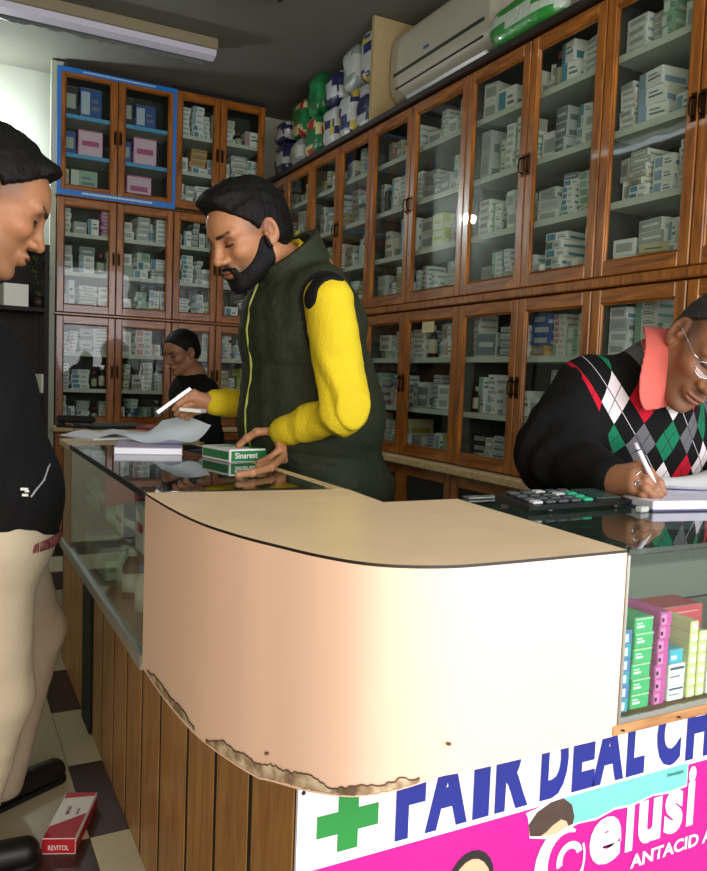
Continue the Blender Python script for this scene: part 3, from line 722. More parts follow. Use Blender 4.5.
z = Zf; hs = [.026, .024, .027, .030, .030, .030, .030]; nn = ['bottom', 'second', 'third', 'fourth', 'fifth', 'sixth', 'top']
z = Zf
for i in range(6): carton(.823, .842, .756, .80, z, .019, B1 if i % 2 else G2, [(.1, .6, .2, .8, W1)], f'{nn[i] if i<5 else "top"} blue carton in the narrow leftmost pile of the showcase', group='blue cartons in the showcase'); z += .0193
z = Zf
for i in range(6):
    h = .0215; sh = (.0, .001, -.001, .001, .002, .0)[i]
    carton(.848+sh, .884+sh, .758, .85, z, h, G1, [(0.02, .98, .9, .98, PG), (.1, .5, .35, .5, W1), (.1, .4, .6, .68, W1)], f'{nn[i] if i<5 else "top"} green and white carton in the showcase pile', group='green cartons in the showcase'); z += h+.0003
z = Zf
for i in range(7):
    h = .0188; sh = (0, .001, 0, .003, .002, .004, .005)[i]
    carton(.892+sh, .915+sh, .757, .93, z, h, P1, [(.05, .5, .1, .9, cm('pinkpale', 226, 130, 196)), (.1, .3, .3, .6, W1)], f'{nn[i]} magenta carton in the showcase pile', group='magenta cartons in the showcase'); z += h+.0003
z = Zf
for i, h in enumerate([.022, .032]): carton(.922, .956, .758, .84, z, h, W1, [(.08, .9, .75, .86, cm('navyline', 60, 60, 110)), (.08, .7, .4, .46, M_ink)], ['lower', 'upper'][i]+' white carton beside the magenta pile in the showcase'); z += h+.0003
carton(.924, .952, .760, .84, z, .020, C2, [(.1, .5, .3, .6, W1)], 'bright cyan carton lying on white cartons in the showcase')
for c0, n in ((.961, 7), (.981, 6)):
    z = Zf
    for i in range(n):
        carton(c0, c0+.017, .757, .83, z, .0160, C1, [(.2, .8, .25, .7, W1)], f'{nn[i] if i<n-1 else "top"} cream carton of the {"left" if n==7 else "right"} thin pile in the showcase', group='cream cartons in the showcase'); z += .0163
z = Zf
for i in range(4): carton(1.003, 1.045, .757, .85, z, .019, W1, [(.05, .5, .2, .8, cm('greyp', 190, 190, 196)), (.6, .9, .1, .5, cm('oran', 226, 110, 60))], f'{nn[i] if i<3 else "top"} white carton in the rightmost visible showcase pile', group='white cartons in the showcase'); z += .0193
# behind: long boxes
z = Zf
for i in range(3): carton(.925, 1.05, .86, .925, z, .0185, OR if i == 2 else C1, [(.05, .95, .4, .6, RD if i == 2 else PG)], f'{nn[i] if i<2 else "top"} long yellow carton behind the cream piles in the showcase', group='long yellow cartons'); z += .0188
for i in range(2): carton(1.0, 1.12, .862, .922, z, .020, RD, [(.05, .3, .2, .8, W1), (.4, .9, .45, .55, cm('redl', 226, 150, 150))], ['lower', 'upper'][i]+' red carton on the yellow cartons in the showcase'); z += .0203
carton(.850, .889, .855, .9, Zf, .130, W1, [(.1, .9, .5, .7, M_ink)], 'tall white carton behind the green pile in the showcase')
carton(.8925, .9195, .935, .98, Zf, .130, P2, [], 'dark plum carton behind the magenta pile in the showcase')
# loose leaflet leaning at the back
k = MB(); k.box((-.05, -.0006, 0), (.05, .0006, .075), mat('paper', srgb(238, 238, 236), .7)); o = k.build('paper_leaflet', loc=(.985, .955, .7847)); o.rotation_euler = (-.18, 0, -.1)
tag(o, 'white printed leaflet standing behind the red cartons in the showcase', 'leaflet'); k = MB()
k.box((-.044, -.0010, .012), (-.042, -.0007, .062), cm('redprint', 190, 110, 110))
for i in range(7): k.box((-.042, -.0010, .015+i*.007), (.042-(i*13 % 4)*.006, -.0007, .0175+i*.007), cm('redprint', 190, 110, 110))
k.build('print', o)
carton(.955, 1.035, .962, 1.02, Zf, .08, cm('greybox', 190, 194, 190), [], 'plain grey carton supporting the leaflet in the showcase')

# things inside the left glass case
LCZ = .6345
for i, (x, y, r, h, nm, mb_m, mc) in enumerate([(.37, 1.46, .022, .105, 'clear', mat('clear_pl', srgb(170, 190, 180), .15), cm('rc', 200, 60, 60)), (.375, 1.53, .02, .12, 'green', mat('green_pl', srgb(60, 190, 90), .2), M_white),
      (.39, 1.60, .022, .11, 'grey', mat('grey_pl', srgb(130, 140, 130), .3), M_black), (.385, 1.69, .02, .10, 'white', M_white, B1), (.38, 1.79, .022, .12, 'brown', mat('amb2', srgb(90, 50, 30), .25), M_white), (.385, 1.90, .02, .1, 'clear', mat('clear_pl', srgb(170, 190, 180), .15), M_white)]):
    k = MB(); k.lathe([(r, 0), (r, h*.6), (r*.8, h*.7), (r*.4, h*.78), (r*.4, h*.84)], mb_m); b = k.build('medicine_bottle', loc=(x, y, LCZ))
    k = MB(); k.lathe([(r*.5, h*.82), (r*.5, h)], mc); k.build('cap', b); k = MB(); k.lathe([(r*1.02, h*.15), (r*1.02, h*.5)], W1); k.build('paper_label', b)
    tag(b, f'{nm} bottle, {ORD[i]} from the front on the floor of the left glass case', 'bottle', 'bottles in the left case')
cols = [(B1, 'blue'), (W1, 'white'), (cm('navy', 40, 60, 120), 'navy'), (W1, 'white'), (PG, 'pale green'), (RD, 'red'), (C1, 'cream'), (W1, 'white')]
for i, (mm, nm) in enumerate(cols):
    y = 1.47+i*.105; carton(.355, .43, y-.045, y+.045, .7915, .035+.02*(i*7 % 4), mm, [(.1, .9, .4, .6, W1 if nm != 'white' else RD)], f'{nm} carton, {ORD[i]} from the front on the inner shelf of left case', group='cartons on the left case shelf', rot=-PI/2 if i % 2 else -PI/2+.15)
for i, (mm, nm) in enumerate([(PG, 'pale green'), (W1, 'white'), (C1, 'cream'), (W1, 'grey-white')]):
    y = 1.99+i*.08; carton(.35, .43, y-.036, y+.036, LCZ, .05+.015*(i % 2), mm, [(.1, .9, .4, .6, M_ink)], f'{nm} carton, {ORD[i]} from the front in the far floor of left case', group='cartons on the left case floor')
for i in range(6): carton(.50, .60, 1.45+i*.13, 1.55+i*.13, LCZ, .06+.02*(i % 3), [W1, OR, PG][i % 3], [(.1, .9, .4, .6, B1)], f'{["white","yellow","pale green"][i%3]} carton, {ORD[i]} from front in the back row of left case', group='back row of the left case')

# ------------------------------------------------------------------ on the counters
def slabobj(name, x, y, z, w, d, h, rot, m, label, cat, group=None, bev=.001):
    k = MB(); k.box((-w/2, -d/2, 0), (w/2, d/2, h), m, bev); o = k.build(name, loc=(x, y, z)); o.rotation_euler[2] = rot; return tag(o, label, cat, group)
M_lav = mat('lavender_cover', srgb(196, 184, 214), .5); M_paper = mat('paper_white', srgb(240, 244, 250), .7); M_bp = mat('paper_blue', srgb(222, 238, 250), .6, var=.03)
pad = empty('receipt_pad', (.50, 2.16, HT), -.25, label='lavender covered receipt pad on the left glass counter top', cat='notepad')
k = MB(); k.box((-.085, -.12, .002), (.085, .12, .016), M_paper); k.build('pages', pad)
k = MB(); k.box((-.087, -.122, 0), (.087, .122, .0018), M_lav); k.box((-.087, -.122, .0162), (.087, .122, .018), M_lav); k.build('cover', pad)
def sheet(name, x, y, z, w, d, rot, m, curl, label):
    n = 14; k = MB(); vs = []; 
    for s in (0, -.0006):
        for i in range(n+1):
            for j in range(n+1):
                u, v = i/n-.5, j/n-.5; vs.append((u*w, v*d, s+.0008+curl*max(0, u+.15)**2+abs(curl)*.08*(1+math.sin(5*v+3*u))))
    N = (n+1)**2; fs = []
    for i in range(n):
        for j in range(n):
            a = i*(n+1)+j; fs.append((a, a+n+1, a+n+2, a+1)); fs.append((N+a, N+a+1, N+a+n+2, N+a+n+1))
    k.add(vs, fs, m, True); o = k.build(name, loc=(x, y, z)); o.rotation_euler[2] = rot; return tag(o, label, 'paper')
sheet('paper_sheet', .555, 2.20, HT+.0182, .15, .20, .5, M_bp, .12, 'pale blue curled paper sheet lying on the lavender receipt pad')
book2 = empty('account_book', (.49, 2.62, HT), .35, label='open white account book on the wooden end of left counter', cat='book')
k = MB()
for s in (-1, 1):
    vs = []; n = 8
    for i in range(n+1):
        u = i/n; vs += [(s*u*.13, -.10, .004+.016*math.sin(PI*min(1, u*1.1))*(1-.4*u)), (s*u*.13, .10, .004+.016*math.sin(PI*min(1, u*1.1))*(1-.4*u))]
    k.add(vs, [((2*i, 2*i+2, 2*i+3, 2*i+1) if s > 0 else (2*i, 2*i+1, 2*i+3, 2*i+2)) for i in range(n)], M_paper, True)
    k.box((min(0, s*.13), -.10, .001), (max(0, s*.13), .10, .0045), M_paper)
k.build('pages', book2); k = MB(); k.box((-.135, -.105, 0), (.135, .105, .001), M_bp); k.build('cover', book2)
slabobj('receipt_pad', .60, 2.56, HT, .13, .17, .014, .9, M_paper, 'small white pad between the account book and lavender pad', 'notepad')
slabobj('notebook', .56, 3.05, HT, .22, .20, .012, .2, M_black, 'black covered notebook at the far end of the left counter', 'notebook')
slabobj('notebook', .70, 2.93, HT, .09, .14, .012, .4, cm('pinkbk', 170, 60, 90), 'thin pink notebook at the far end of the left counter', 'notebook')
st = empty('stapler', (.43, 3.02, HT), -.5, label='black stapler at the far left end of the counter', cat='stapler')
k = MB(); k.box((-.07, -.016, 0), (.07, .016, .008), M_black, .003); k.build('base', st)
k = MB(); k.box((-.075, -.015, .018), (.07, .015, .045), M_black, .01); k.box((-.07, -.01, .008), (-.045, .01, .018), M_black); k.build('arm', st)
slabobj('card_sheet', .655, 2.43, HT, .11, .15, .002, .1, mat('yellow_card', srgb(200, 196, 110), .6), 'yellowish card at the inner edge of the left counter', 'card')
slabobj('card_sheet', .64, 2.10, HT, .05, .10, .003, .3, cm('bluecard', 40, 60, 90), 'dark blue card beside the green carton on the glass', 'card')
# green medicine carton held at the counter
gx, gy = .655, 1.905
hb = empty('medicine_carton', (gx, gy, HT+.0005), .20, label='green and white medicine carton held on the glass counter top', cat='medicine box')
k = MB(); w, d, h = .105, .14, .032; MGc = cm('boxgreen', 30, 120, 62)
k.box((-w/2, -d/2, 0), (w/2, d/2, h), W1, .001); k.build('box', hb)
k = MB(); k.box((-w/2+.004, -d/2-.0006, .002), (w/2-.002, -d/2, h-.004), MGc); k.box((-w/2-.0006, -d/2+.006, .006), (-w/2, d/2-.004, h-.006), MGc)
k.box((w*.2, -d/2+.004, h), (w/2-.003, d/2-.004, h+.0006), MGc); k.box((-w*.4, -d*.1, h), (w*.12, d*.25, h+.0006), cm('lgreenp', 180, 205, 190)); k.build('print', hb)
text('lettering', 'Sinarest', -w*.36, .009, .015, w*.62, W1, hb, -d/2-.0008, bold=.02)

# calculator
cal = empty('calculator', (.995, 1.068, HT+.0005), .04, label='black desk calculator with tilted display on the right glass counter', cat='calculator')
M_cal = mat('calc_black', srgb(24, 26, 28), .35); M_key = mat('calc_key', srgb(70, 74, 78), .4)
k = MB(); k.prism([(-.044, .004), (.042, .006), (.046, .020), (.040, .022), (-.046, .012)], -.125, .125, M_cal, 'x'); k.build('body', cal)
k = MB(); k.prism([(-.030, .0145), (.034, .0215), (.034, .0235), (-.030, .0165)], .050, .112, mat('calc_screen', srgb(60, 84, 78), .15), 'x'); k.build('display', cal)
for r in range(4):
    for c_ in range(5):
        k = MB(); y_ = -.033+r*.0195; x_ = -.100+c_*.030; z_ = .0125+(y_+.046)*.116; mk = cm('gkey', 40, 160, 120) if (c_ == 4 and r < 3) else (M_key if (r+c_) % 5 else M_ink2)
        k.box((-.011, -.007, 0), (.011, .007, .005), mk, .0015); o = k.build('key', cal, (x_, y_, z_)); o.rotation_euler[0] = .115
k = MB(); k.lathe([(.006, 0), (.006, .006)], M_cal, (-.10, .03, 0)); k.lathe([(.006, 0), (.006, .006)], M_cal, (.08, .03, 0)); k.lathe([(.006, 0), (.006, .006)], M_cal, (.08, -.045, 0)); k.lathe([(.006, 0), (.006, .006)], M_cal, (-.08, -.045, 0)); k.build('foot', cal)
# ledger under the writing hand
led = empty('ledger', (1.30, 1.045, HT+.0005), -.18, label='open white ledger under the writing hand', cat='book')
M_lp = mat('ledger_paper', srgb(224, 222, 240), .7, var=.04, scale=12)
k = MB(); k.box((-.17, -.105, .002), (.17, .095, .018), M_lp, .002); k.build('pages', led)
k = MB(); k.box((-.174, -.109, 0), (.174, .099, .0018), cm('ledcover', 60, 60, 100)); k.build('cover', led)
k = MB()
for i in range(11): k.box((-.16, -.095+i*.017, .0181), (.16, -.0945+i*.017, .0184), M_ink)
k.build('ruling', led)
sheet('paper_sheet', 1.36, 1.09, HT+.0195, .20, .12, -.2, M_paper, .08, 'loose curled white sheet on top of the open ledger')
k = MB(); k.tube([(0, 0, .004), (.13, .01, .004)], .004, M_black); tag(k.build('pen', loc=(1.24, .905, HT+.0005)), 'dark pen lying on the glass below the ledger', 'pen')
slabobj('eraser', 1.09, .975, HT+.0003, .025, .014, .010, .2, M_ink2, 'small grey eraser beside the calculator on the glass', 'eraser', bev=.002)
# red carton on the floor
rb = empty('medicine_carton', (.281, 1.985, 0), -.40, label='red and white medicine carton lying on the tiled floor', cat='medicine box')
k = MB(); w, d, h = .078, .21, .04; MR = cm('boxred', 178, 22, 40); k.box((-w/2, -d/2, .001), (w/2, d/2, h), W1, .0012); k.build('box', rb)
k = MB(); k.box((-w/2+.001, -d/2-.0006, .004), (w/2-.001, -d/2, h-.001), MR); k.box((w/2, -d/2+.002, .004), (w/2+.0006, d/2-.002, h*.7), MR); k.box((-w/2-.0006, -d/2+.002, .004), (-w/2, d/2-.002, h*.7), MR)
k.prism([(-w/2+.002, -d/2+.002), (w/2-.002, -d/2+.002), (w/2-.002, -d/2+.11), (-w/2+.002, -d/2+.05)], h, h+.0006, MR); k.prism([(-w/2+.002, d/2-.002), (-w/2+.002, d/2-.03), (w/2-.002, d/2-.018), (w/2-.002, d/2-.002)], h+.0001, h+.0007, MR); k.build('print', rb)
for i, (yy, s) in enumerate(((-.005, .85), (.018, .6))): text('lettering', 'MINIF', -.018+yy, -.0, .010*s/.85, .042*s, cm('rl', 120, 60, 70), rb, .035, bold=.01, rot=(0, 0, PI/2)).location = (yy, .0, h+.0008)
text('lettering', 'REVITOL', -.024, .012, .012, .048, W1, rb, -d/2-.001, bold=.01)

# ------------------------------------------------------------------ ceiling lights
M_em = mat('tube_glow', (1, 1, 1, 1), .5, emit=(.86, .95, 1, 1), es=5.2)
M_fix = mat('fixture_beige', srgb(140, 132, 104), .5); M_difu = mat('tube_dim', srgb(160, 156, 172), .5, emit=(.9, .88, 1, 1), es=.12)
def tube_light(x, y, rz, label, lit, length=1.22):
    t = empty('tube_light', (x, y, CZ), rz, label=label, cat='light', group='ceiling tube lights')
    k = MB(); k.box((-length/2, -.045, -.05), (length/2, .045, -.001), M_fix, .004); k.prism([(-.12, -.075), (-.05, -.052), (.05, -.052), (.12, -.075), (.12, -.07), (.05, -.047), (-.05, -.047), (-.12, -.07)], -length/2, length/2, M_white, 'x'); k.build('housing', t)
    k = MB(); k.tube([(-length/2+.04, 0, -.085), (length/2-.04, 0, -.085)], .016 if lit else .019, M_em if lit else M_difu, 12); k.build('tube', t)
    for s in (-1, 1):
        k = MB(); k.box((s*(length/2-.045), -.018, -.105), (s*(length/2-.012), .018, -.051), M_white, .003); k.build('socket', t)
    return t
tube_light(-.54, 4.12, PI/2, 'lit ceiling tube light over the left side of the shop', True)
t = empty('tube_light', (.70, 4.50, CZ-.03), 0, label='pale ceiling tube light with a torn plastic diffuser near the back cabinets', cat='light', group='ceiling tube lights')
k = MB(); k.box((-.66, -.10, -.03), (.66, .06, .029), M_fix, .004); k.build('housing', t)
k = MB(); k.prism([(-.085, -.031), (.02, -.031), (.015, -.060), (-.02, -.072), (-.075, -.060)], -.655, .655, M_difu, 'x'); k.build('diffuser', t)
k = MB(); rr = random.Random(5); mtp = mat('torn_plastic', srgb(90, 96, 92), .4); zz = [-.076-rr.uniform(0, .014) for _ in range(41)]
k.prism([(-.65+.0315*i, zz[i]) for i in range(41)]+[(.61, -.045), (-.65, -.045)], .0205, .024, mtp, 'y')
k.build('torn_edge', t)['label'] = 'ragged dark edge of the plastic diffuser'
t = tag(empty('ceiling_batten', (1.34, 3.62, CZ), 0), 'unlit beige batten fixture on the ceiling', 'light')
k = MB(); k.box((-.24, -.07, -.06), (.10, .07, -.001), mat('batten', srgb(120, 104, 70), .6), .006); k.build('housing', t); k = MB(); k.box((.085, -.06, -.075), (.10, .06, -.055), M_dark); k.build('end_cap', t)
tube_light(.9, 1.6, PI/2, 'lit ceiling tube light above the front counter', True)

# ------------------------------------------------------------------ air conditioner
ac = empty('air_conditioner', (2.055, 3.24, 2.60), RZ, label='white split air conditioner on the wall above the right cabinets', cat='air conditioner')
M_ac = mat('ac_plastic', srgb(186, 182, 166), .4, var=.03); M_ac2 = mat('ac_lower', srgb(196, 176, 160), .45)
prof = [(.20, .0), (.06, .0), (.03, .015), (.008, .05), (0, .10), (0, .22), (.012, .30), (.04, .325), (.20, .325)]
k = MB(); n = len(prof); vs = []; sm = []
pf = smooth_poly(prof, 3); n = len(pf)
for x in (-.42, .42): vs += [(x, p[0], p[1]) for p in pf]
k.add(vs, [(i, i+1, n+i+1, n+i) for i in range(n-1)], M_ac, True); k.add(vs, [tuple(range(n)), tuple(range(n, 2*n))[::-1], (n-1, 0, n, 2*n-1)], M_ac); k.build('body', ac)
k = MB(); k.box((-.385, -.003, .112), (.385, .006, .128), mat('ac_slot', srgb(40, 54, 40), .5)); k.build('air_slot', ac)
k = MB(); k.box((-.37, .003, .048), (.37, .018, .055), M_dark); k.box((-.37, .030, .018), (.37, .040, .022), M_dark); k.build('louver_gap', ac)
k = MB(); k.box((-.365, .004, .056), (.365, .02, .090), M_ac2, .004); k.build('louver', ac)
k = MB(); k.box((-.10, -.0035, .155), (-.055, .001, .170), cm('acb', 70, 90, 150)); k.build('badge', ac)
k = MB(); k.box((-.42, .195, .02), (.42, .205, .3), M_alu); k.build('mounting_plate', ac)
# ------------------------------------------------------------------ plastic packs in the niche and on the cornice
def pack(name, c, size, cols, label, cat, group=None, seed=0, rz=RZ, tilt=0, rough=.3):
    V = []; nu, nv = 26, 16; F = []
    rr = np.random.RandomState(seed)
    ks = rr.normal(size=(6, 3))*np.array([14, 14, 14]); ph = rr.rand(6)*6.28
    for j in range(nv+1):
        b = -PI/2+PI*j/nv
        for i in range(nu):
            a = 2*PI*i/nu
            sp = lambda t, e: math.copysign(abs(t)**e, t)
            p = np.array([sp(math.cos(b), .45)*sp(math.cos(a), .5), sp(math.cos(b), .45)*sp(math.sin(a), .6), sp(math.sin(b), .6)])
            q = p*size/2; d_ = sum(math.sin(float(q@ks[t])*2.2+ph[t]) for t in range(6))/6
            V.append(q*(1+.16*d_)+np.array([0, 0, size[2]/2]))
    for j in range(nv):
        for i in range(nu): F.append((j*nu+i, j*nu+(i+1) % nu, (j+1)*nu+(i+1) % nu, (j+1)*nu+i))
    k = MB(); zz = np.array(V)[:, 2]; rr2 = random.Random(seed)
    ms = [mat(f'pack_{a}_{b}_{c_}', srgb(a, b, c_), rough, coat=.4, bump=.5, scale=40) for a, b, c_ in cols]
    for m_ in ms: k.mi(m_)
    k.v = [tuple(v) for v in V]
    for f in F:
        cc = sum(V[t] for t in f)/4; s = math.sin(cc[2]/size[2]*9+cc[0]/size[0]*3.5+seed)+.5*math.sin(cc[0]/size[0]*11+seed*2)
        k.f.append(f); k.m.append(0 if len(ms) == 1 or s < .25 else (1 if s < .95 or len(ms) < 3 else 2)); k.sm.append(True)
    lo = min(v[2] for v in V); k.v = [(v[0], v[1], v[2]-lo) for v in k.v]
    k.f.append(tuple(range(nu))[::-1]); k.m.append(0); k.sm.append(False)
    o = k.build(name, loc=c); o.rotation_euler = (tilt, 0, rz); return tag(o, label, cat, group)
NZ = 2.4885
GR = [(30, 120, 70), (215, 205, 150), (180, 50, 50)]; WN = [(200, 206, 205), (40, 50, 110), (206, 190, 80)]; NV = [(30, 34, 80), (190, 195, 200)]
WH = [(196, 202, 196), (150, 160, 160)]
seq = [(5.02, .24, .22, NV, 'dark navy plastic pack lowest in the far corner of the niche', 0), (5.04, .20, .14, NV, 'dark navy and white pack on top of the far corner pack', 1),
       (4.76, .22, .18, WH, 'lumpy white plastic pack standing below the green packs', 0), (4.76, .26, .24, GR, 'green pack with yellow print on the farthest white pack', 1),
       (4.50, .22, .26, GR, 'tall green pack with yellow and red print in the niche', 0), (4.51, .22, .24, [(24, 110, 60), (30, 140, 80)], 'plain green pack under the ceiling in the niche', 1),
       (4.26, .20, .24, WN, 'white and navy striped pack lowest beside the green packs', 0), (4.26, .20, .20, NV, 'navy pack topmost beside the green packs', 1),
       (4.04, .22, .26, WN, 'white and navy striped pack, lowest in the middle pile', 0), (4.03, .20, .24, WH, 'white plastic pack topmost in the middle pile', 1),
       (3.82, .20, .24, NV, 'navy and white pack lowest beside the beige board', 0), (3.82, .20, .27, WN, 'white pack with navy stripe topmost beside the beige board', 1)]
zt = {}
for i, (y, w_, h_, cl, lb, lev) in enumerate(seq):
    z = NZ if lev == 0 else zt[round(y, 1) if False else (int(i-lev))]
    o = pack('plastic_pack', (2.06+.01*(i % 2), y, z), (w_, .16, h_), cl, lb, 'pack', 'plastic packs in the niche', seed=i+3)
    n_ = len(o.data.vertices); top_ = max(v.co.z for v in o.data.vertices); zt[i-lev] = z+top_+.001
pack('plastic_bag', (2.025, 2.50, NZ), (.44, .15, .17), [(48, 150, 60), (196, 214, 200)], 'green and white plastic bag lying before the air conditioner', 'bag', seed=41)
pack('plastic_bag', (2.09, 2.12, NZ), (.30, .2, .12), [(20, 60, 34), (120, 30, 40)], 'dark green plastic bag with red print at the cabinet top edge', 'bag', seed=44)
k = MB(); k.tube([(0, .32, .02), (0, 0, .02), (.004, -.28, .02)], .016, M_paper, 10); tag(k.build('paper_roll', loc=(1.972, 3.0, 2.4875)), 'thin white paper roll lying along the cabinet top edge', 'roll')
# yellow tag stuck on glass, cream note on lower door
k = MB(); k.box((-.0012, -.035, -.055), (0, .035, .055), mat('yellow_note', srgb(200, 190, 30), .6)); tag(k.build('sticky_note', loc=(XW-.0013+.010, 4.62, 2.02)), 'yellow note on the glass of the far upper right-wall door', 'note')
k = MB(); k.box((-.0012, -.05, -.025), (0, .05, .025), mat('cream_note', srgb(206, 200, 150), .6)); tag(k.build('paper_note', loc=(XW+.0085, 3.06, 1.405)), 'cream paper note on glass of a lower right-wall door', 'note')

# ------------------------------------------------------------------ clutter in the left back corner
k = MB(); k.box((.575, YB+.02, .0), (.606, YB+.06, 3.02), mat('pipe_paint', srgb(186, 194, 172), .6)); tag(k.build('conduit'), 'pale vertical conduit beside the back wall cabinets', 'conduit')
rk = empty('rack', (.36, 4.6, 0), label='dark metal rack in the corner behind the customer', cat='rack')
for sx in (-.22, .12):
    for sy in (-.12, .12):
        k = MB(); k.box((sx-.012, sy-.012, 0), (sx+.012, sy+.012, 1.80), M_black); k.build('post', rk)
for z_ in (.5, 1.0, 1.45, 1.78):
    k = MB(); k.box((-.23, -.13, z_), (.13, .13, z_+.02), M_black); k.build('shelf', rk)
k = MB(); k.box((-.23, .121, .52), (.13, .131, 1.78), M_black); k.build('back_panel', rk)
slabobj('paper_box', .325, 4.53, 1.4705, .12, .12, .115, .1, M_white, 'white box on the upper shelf of the dark corner rack', 'box')
slabobj('paper_box', .36, 4.54, 1.0205, .10, .10, .07, .3, cm('rackg', 60, 130, 90), 'small green box on the middle rack shelf', 'box')
slabobj('paper_box', .46, 4.52, 1.18-.1595, .03, .08, .10, .3, M_white, 'small white box on the middle rack shelf', 'box')
pl = empty('potted_plant', (.445, 4.53, 1.4705), label='leafy green potted plant on the dark corner rack', cat='plant')
k = MB(); k.lathe([(.03, 0), (.04, .06)], M_dark); k.build('pot', pl); k = MB(); rr = random.Random(3); mg = mat('leaf', srgb(80, 110, 50), .5, var=.3)
for i in range(60):
    a = rr.uniform(0, 6.28); r0 = rr.uniform(0, .03); z0 = rr.uniform(.05, .28); L = rr.uniform(.03, .06); c0 = Vector((r0*math.cos(a), r0*math.sin(a), z0)); d = Vector((math.cos(a), math.sin(a), rr.uniform(-.3, .6))).normalized()*L; s = d.cross(Vector((0, 0, 1))).normalized()*L*.3
    k.add([c0, c0+d*.5+s, c0+d, c0+d*.5-s], [(0, 1, 2, 3)], mg)
k.build('foliage', pl)
k = MB()
for i in range(7): k.tube([(0, 0, .05), (rr.uniform(-.03, .03), rr.uniform(-.03, .03), .25)], .002, M_dark, 5)
k.build('stem', pl)

wl = empty('added_wall_bulb', (.14, 5.44, 2.40), label='added out-of-frame bulb brightening the back wall behind the customer', cat='light')  # bulb added out of view so the wall beside it glows
k = MB(); k.lathe([(.03, -.02), (.035, .0), (.02, .03)], M_white); k.box((-.02, .02, -.02), (.02, .058, .02), M_white); k.build('holder', wl)
k = MB(); k.lathe([(.012, .03), (.03, .06), (.032, .085), (.018, .108), (.002, .113)], mat('bulb_glow', (1, 1, 1, 1), .5, emit=(.9, .97, 1, 1), es=12)); k.build('bulb', wl)

# ------------------------------------------------------------------ people
M_skin = attr_mat('skin', .5, .45, noise=.10, nscale=45, bump=.12)
M_hair = mat('black_hair', srgb(10, 9, 9), .6, spec=.22, var=.3, scale=90, bump=.35, bscale=260)
M_ghair = mat('greying_hair', srgb(40, 38, 38), .55, var=.5, scale=120, bump=.35, bscale=260)
def cloth(name, col, rough=.85, var=.08, bump=.3, bs=220): return mat(name, col, rough, spec=.25, var=var, scale=12, bump=bump, bscale=bs)
M_yellow = cloth('yellow_fleece', srgb(214, 190, 36)); M_vest = cloth('olive_vest', srgb(40, 46, 29), .75, .12, .35, 60); M_vestb = cloth('black_trim', srgb(14, 14, 15), .8)
M_jack = cloth('black_jacket', srgb(11, 11, 13), .85); M_kha = cloth('khaki_trousers', srgb(192, 180, 156), .85, .05, .1); M_dtr = cloth('dark_trousers', srgb(26, 26, 32))
M_shoe = mat('black_shoe', srgb(20, 18, 18), .45); M_pink = cloth('salmon_shirt', srgb(206, 100, 90), .8, .05, .3, 400)
M_nail = mat('nail', srgb(214, 160, 138), .3)
def atz(px, py, z):
    q = CF + CR*((px-353.5)/FPX) + CD*((py-435.5)/FPX); t = (z-CAMZ)/q.z; return np.array((q.x*t, q.y*t, z))
def headR(yaw, pitch, roll=0):
    return np.array(Matrix.Rotation(yaw, 3, 'Z') @ Matrix.Rotation(pitch, 3, 'Y') @ Matrix.Rotation(roll, 3, 'X'))
def cran(q, e=0): return sd_ell(q, (-.018, 0, .030), (.094+e, .076+e, .086+e))
def head_d(q):
    s = np.abs(q[:, 1]); qs = q.copy(); qs[:, 1] = s
    d = cran(q)
    d = smin(d, sd_ell(q, (.034, 0, .022), (.060, .060, .062)), .03)
    d = smin(d, sd_ell(q, (.032, 0, -.045), (.056, .052, .062)), .03)
    d = smin(d, sd_cap(qs, (-.018, .050, -.058), (.058, .014, -.100), .018, .017), .035)
    d = smin(d, sd_ell(q, (.076, 0, -.103), (.018, .020, .016)), .02)
    d = smin(d, sd_cap(qs, (.080, .012, .022), (.070, .048, .018), .011, .010), .015)
    d = smin(d, sd_ell(qs, (.056, .044, -.026), (.026, .018, .018)), .02)
    d = smax(d, -sd_ell(qs, (.098, .033, .002), (.018, .017, .013)), .014)
    d = smin(d, sd_ell(qs, (.070, .032, .0), (.0145, .0155, .0125)), .004)
    nose = sd_cap(q, (.085, 0, .012), (.107, 0, -.030), .0072, .0090)
    nose = smin(nose, sd_ell(q, (.1075, 0, -.034), (.0105, .0112, .0092)), .008)
    nose = smin(nose, sd_ell(qs, (.096, .0135, -.037), (.011, .0075, .008)), .008)
    d = smin(d, nose, .010)
    d = smax(d, -sd_ell(qs, (.099, .006, -.044), (.005, .0032, .004)), .004)
    d = smin(d, sd_ell(q, (.086, 0, -.066), (.015, .026, .014)), .012)
    d = smin(d, sd_ell(q, (.097, 0, -.0625), (.008, .022, .0055)), .006)
    d = smin(d, sd_ell(q, (.095, 0, -.0735), (.008, .019, .0065)), .006)
    d = smax(d, -sd_ell(q, (.104, 0, -.068), (.010, .024, .0014)), .003)
    er = rotm('Z', -.45); ec = (-.014, .080, -.006)
    ear = sd_ell(qs, ec, (.0190, .0085, .0320), er); ear = smin(ear, sd_ell(qs, (-.008, .077, -.032), (.009, .007, .011)), .006)
    ear = smax(ear, -sd_ell(qs, (-.010, .0895, -.002), (.0115, .0085, .021), er), .003); ear = smin(ear, sd_ell(qs, (.002, .080, -.010), (.005, .006, .008)), .004)
    return smin(d, ear, .006)
def neck_d(P, hc, R, base, r=.056):
    a = hc+R@np.array((-.022, 0, -.045)); return sd_cap(P, a, base, r*.95, r*1.08)
def head_net(hc, R, base, sc=1.0, h=.0024, r=.056, neck_len=1):
    f = lambda P: smin(head_d((P-hc)@R/sc)*sc, neck_d(P, hc, R, base, r), .03)
    lo = np.minimum(hc-.16*sc, base-.08); hi = np.maximum(hc+.16*sc, base+.08)
    return net(f, lo, hi, h)
SK = {'a': (.36, .165, .078), 'b': (.42, .195, .095), 'c': (.30, .135, .068)}
